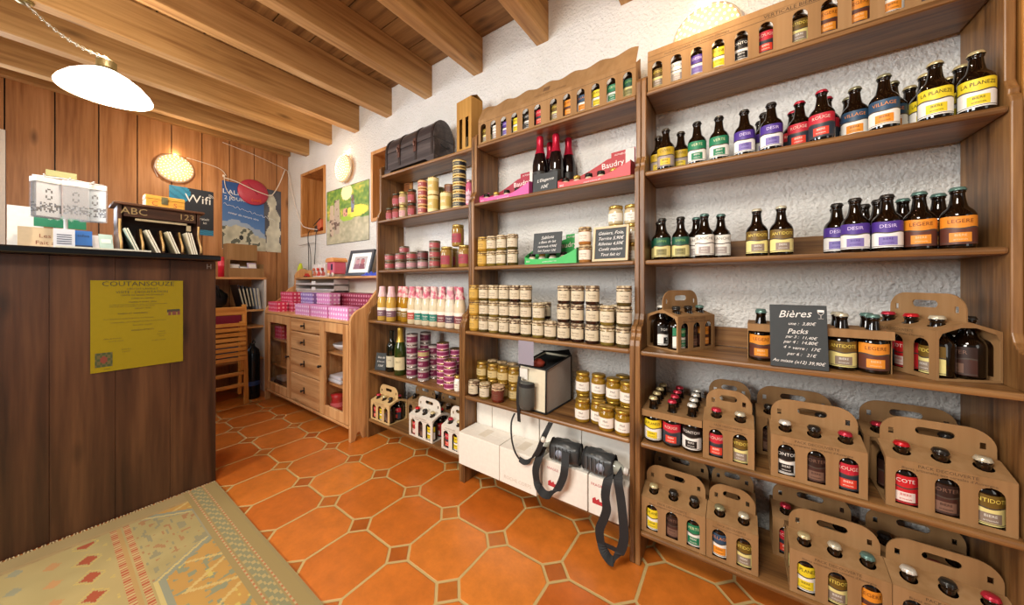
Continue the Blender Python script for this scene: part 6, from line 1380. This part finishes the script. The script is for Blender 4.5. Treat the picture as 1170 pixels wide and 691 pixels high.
for i, (y, c, zz, lab) in enumerate(((.95, '#8c1c40', .6405, 'dark crimson box on the middle board of the pine shelf'), (.72, '#1f2838', .6405, 'dark blue box on the middle board of the pine shelf'), (1.0, '#4c5668', .3305, 'grey-blue bundle low on the pine shelf'), (.76, '#26303c', .3305, 'dark bundle low on the pine shelf'))):
    o = thing('storage_box', (-3.92, y, zz), 0, lab, 'box'); mb = MB(); mb.box(-.12, .12, -.11, .11, 0, .115); mb.build('box_body', paint(c, .6), o, bevel=.008); mb = MB(); mb.box(-.123, .123, -.113, .113, .1155, .13); mb.build('lid', paint(c, .5), o, bevel=.003)
t = thing('metal_canister', (-3.66, 1.10, 0), 0, 'dark glossy metal canister on the floor between chair and cabinet', 'canister'); mb = MB(); mb.lathe([(0, 0), (.055, 0), (.058, .01), (.058, .40), (.050, .44), (.022, .47), (.018, .50), (0, .50)], 28); mb.build('canister_body', paint('#1f242a', .15, .6), t)
mb = MB(); mb.tube([(0, 0, .49), (.03, 0, .53), (.06, 0, .51)], .008, 8); mb.build('handle', BLK, t); mb = MB(); mb.lathe([(.0585, .12), (.0585, .16)], 28); mb.build('label_band', paint('#26427a', .4), t)

# folding chair, folded against the shelf
CH = wood('chair', '#b06f25', '#cf8f3f', '#dfa558', 'Z', rough=.35); CHY = wood('chair', '#b06f25', '#cf8f3f', '#dfa558', 'Y', rough=.35)
t = thing('folding_chair', (-3.52, .81, 0), 0, 'folded slatted wooden chair leaning at the pine shelf behind the counter', 'chair'); w = .205; M = RY(R(-4))
for sy in (-1, 1):
    mb = MB(); mb.box(-.012, .012, sy * w - .016, sy * w + .016, 0.0, .865, 0, M); mb.build('back_leg', CH, t, bevel=.004)
    mb = MB(); mb.box(.018, .040, sy * (w - .036) - .014, sy * (w - .036) + .014, .30, .72, 0, RY(R(-2))); mb.build('seat_rail', CH, t, bevel=.004)
    mb = MB(); mb.box(-.045, -.022, sy * (w - .038) - .012, sy * (w - .038) + .012, .09, .70, 0, RY(R(2))); mb.build('front_leg', CH, t, bevel=.004)
mb = MB(); mb.box(-.014, .014, -w - .005, w + .005, .775, .845, 0, M); mb.build('top_rail', CHY, t, bevel=.006)
for k in range(8):
    mb = MB(); zz = .390 + k * .0415; mb.box(.041, .053, -w + .010, w - .010, zz, zz + .030, 0, RY(R(-2))); mb.build('seat_slat', CHY, t, bevel=.003)
for zz in (.255, .155):
    mb = MB(); mb.box(-.008, .008, -w, w, zz, zz + .03, 0, M); mb.build('crossbar', CHY, t, bevel=.004)

# ================================================================== rug
def rugc(x, y):
    """x: distance from counter (0..), y: distance from the rug's long edge"""
    n = nz(x * .5 + .1, y * .5 + .2, 37); base = (172 + 14 * n, 154 + 14 * n, 100 + 12 * n)
    def mix(a, b, k): return tuple(lerp(p, q, k) for p, q in zip(a, b))
    if y < .125:                                          # side border bands
        if y < .012: return (160, 140, 92)
        if .046 < y < .056 or .098 < y < .106: return (190, 120, 76) if int(x * 90) % 2 else (196, 172, 122)
        if .058 < y < .094: return (146, 142, 104) if (int(x * 60) + int(y * 120)) % 3 else (188, 166, 110)
        return (164, 142, 90)
    if x < .075: return mix(base, (160, 132, 90), .5)
    def yb(x):
        x = (x - .335) % .83
        if x > .415: x = .83 - x
        return .108 if x < .125 else (.108 + (x - .125) * 1.25 if x < .265 else .283)
    if x < .10:
        return (168, 140, 92) if (int(y * 55) + int(x * 120)) % 4 == 0 else mix(base, (174, 140, 94), .6)
    b = yb(x); d = (y - b) * (.62 if .108 < b < .283 else 1)
    if y < .30:
        if abs(d) < .009: return (150, 150, 124)
        if .009 <= d < .018: return (206, 184, 118)
        if .018 <= d < .024: return (160, 152, 120)
        if d < 0:                                      # ochre field with pale zigzag and leaf motifs
            q = (x * 5.5) % 1; zz = abs(abs(q - .5) * .26 - (y - .10) * .9)
            if zz < .010: return (210, 180, 110)
            if nz(x, y, 63) > .66: return (146, 146, 112) if nz(x + .2, y, 17) > .45 else (208, 182, 92)
            return (192 + 10 * n, 146 + 10 * n, 76)
        k = nz(x * 1.2 + .3, y * 3, 27)                # soft figure inside the medallion
        if k > .70: return (152, 144, 108)
        if k < .20: return (174, 130, 84)
        return base
    for yy in (.315, .353):
        if abs(y - yy) < .0085: return (182, 92, 56) if (x * 62) % 1 < .5 else (200, 172, 116)
    if abs(y - .334) < .006: return (188, 150, 90)
    if y > .37:
        du, dv = ((x * 8.0 + .5 * (int(y * 13) % 2)) % 1 - .5), ((y * 13.0) % 1 - .5); s = abs(du) * 1.0 + abs(dv) * .8
        row = int(y * 13)
        if row % 4 in (0, 1) and x > .12 and s < .26: return (172, 82, 48)
        if row % 4 in (0, 1) and .33 < s < .38: return (206, 178, 96)
        if row % 4 == 2 and s < .22: return (196, 146, 92)
        if row % 4 == 3 and s < .2: return (158, 154, 122)
    return mix(base, (198, 166, 104), .4 * nz(x, y, 9))
RX0, RX1, RY0, RY1 = -2.262, -.78, -.92, .522
t = thing('woven_rug', (RX0, RY1, 0), 0, 'pale kilim rug with fringe lying against the foot of the counter', 'rug'); nx, ny = 250, 244; v = []; f = []; cs = []
for j in range(ny + 1):
    for i in range(nx + 1):
        X, Y = (RX1 - RX0) * i / nx, -(RY1 - RY0) * j / ny; v.append((X, Y, .006 + .0012 * math.sin(X * 9 + Y * 5)))
for j in range(ny):
    for i in range(nx):
        f.append((j * (nx + 1) + i, (j + 1) * (nx + 1) + i, (j + 1) * (nx + 1) + i + 1, j * (nx + 1) + i + 1)); cs.append(rugc((RX1 - RX0) * (i + .5) / nx, (RY1 - RY0) * (j + .5) / ny))
mb = MB(); mb.add(v, f, 0, False); k0 = len(mb.f); e = (RX1 - RX0); g = -(RY1 - RY0); mb.box(0, e, g, 0, .0005, .0045)
ro = mb.build('rug_pile', printed(.95), t); at = ro.data.color_attributes.new('Col', 'FLOAT_COLOR', 'CORNER'); k = 0
for p, c in zip(ro.data.polygons, cs + [(170, 148, 104)] * 6):
    cc = tuple(lin(max(0, min(255, q * .90))) for q in c) + (1,)
    for _ in p.vertices: at.data[k].color = cc; k += 1
mb = MB(); rf = random.Random(11)
for i in range(150):
    y = -(RY1 - RY0) * i / 150 - .004; a = rf.uniform(-.006, .006); mb.tube([(.002, y, .005), (-.006, y + a * .5, .007), (-.013, y + a, .003)], .0024, 5)
mb.build('fringe', paint('#b09a72', .9), t)

# ================================================================== groups for repeated things
def where_(o):
    x, y, z = o.location
    if x < -2.15 or y < 1.2: return None
    u = 'left' if x < -1.197 else ('middle' if x < -.316 else 'right')
    n = ['bottom', 'fifth', 'fourth', 'third', 'second', 'top'][max(i for i, s in enumerate(ZS) if z > s - .02 or i == 0)]
    return '%s shelf of the %s shelving unit' % (n, u)
from collections import defaultdict
GR = defaultdict(list)
PL = {'bottle': 'bottles', 'jar': 'jars', 'tin': 'tins', 'carrier': 'cardboard carriers', 'box': 'boxes', 'lamp': 'wall lamps', 'bag': 'bags', 'booklet': 'booklets', 'binder': 'magazine files', 'shelving': 'pine shelving units', 'packet': 'packets', 'tray': 'plastic trays', 'display box': 'display trays', 'leaflet': 'leaflets', 'strap': 'black straps', 'pouch': 'bottle pouches', 'stick': 'cleaning sticks', 'niche': 'wall niches'}
for o in list(SC.objects):
    if o.parent or 'category' not in o: continue
    c = o['category']
    if c not in PL: continue
    base = o.name.split('.')[0]; w_ = where_(o) if c in ('bottle', 'jar', 'tin', 'carrier') else None
    GR[(base if c != 'bottle' or base != 'beer_bottle' else base, c, w_)].append(o)
for (base, c, w_), L_ in GR.items():
    if len(L_) < 2: continue
    nm = base.replace('_', ' '); nm = nm + ('es' if nm.endswith(('box', 's')) else 's')
    for o in L_: o['group'] = nm + (' on the ' + w_ if w_ else '')
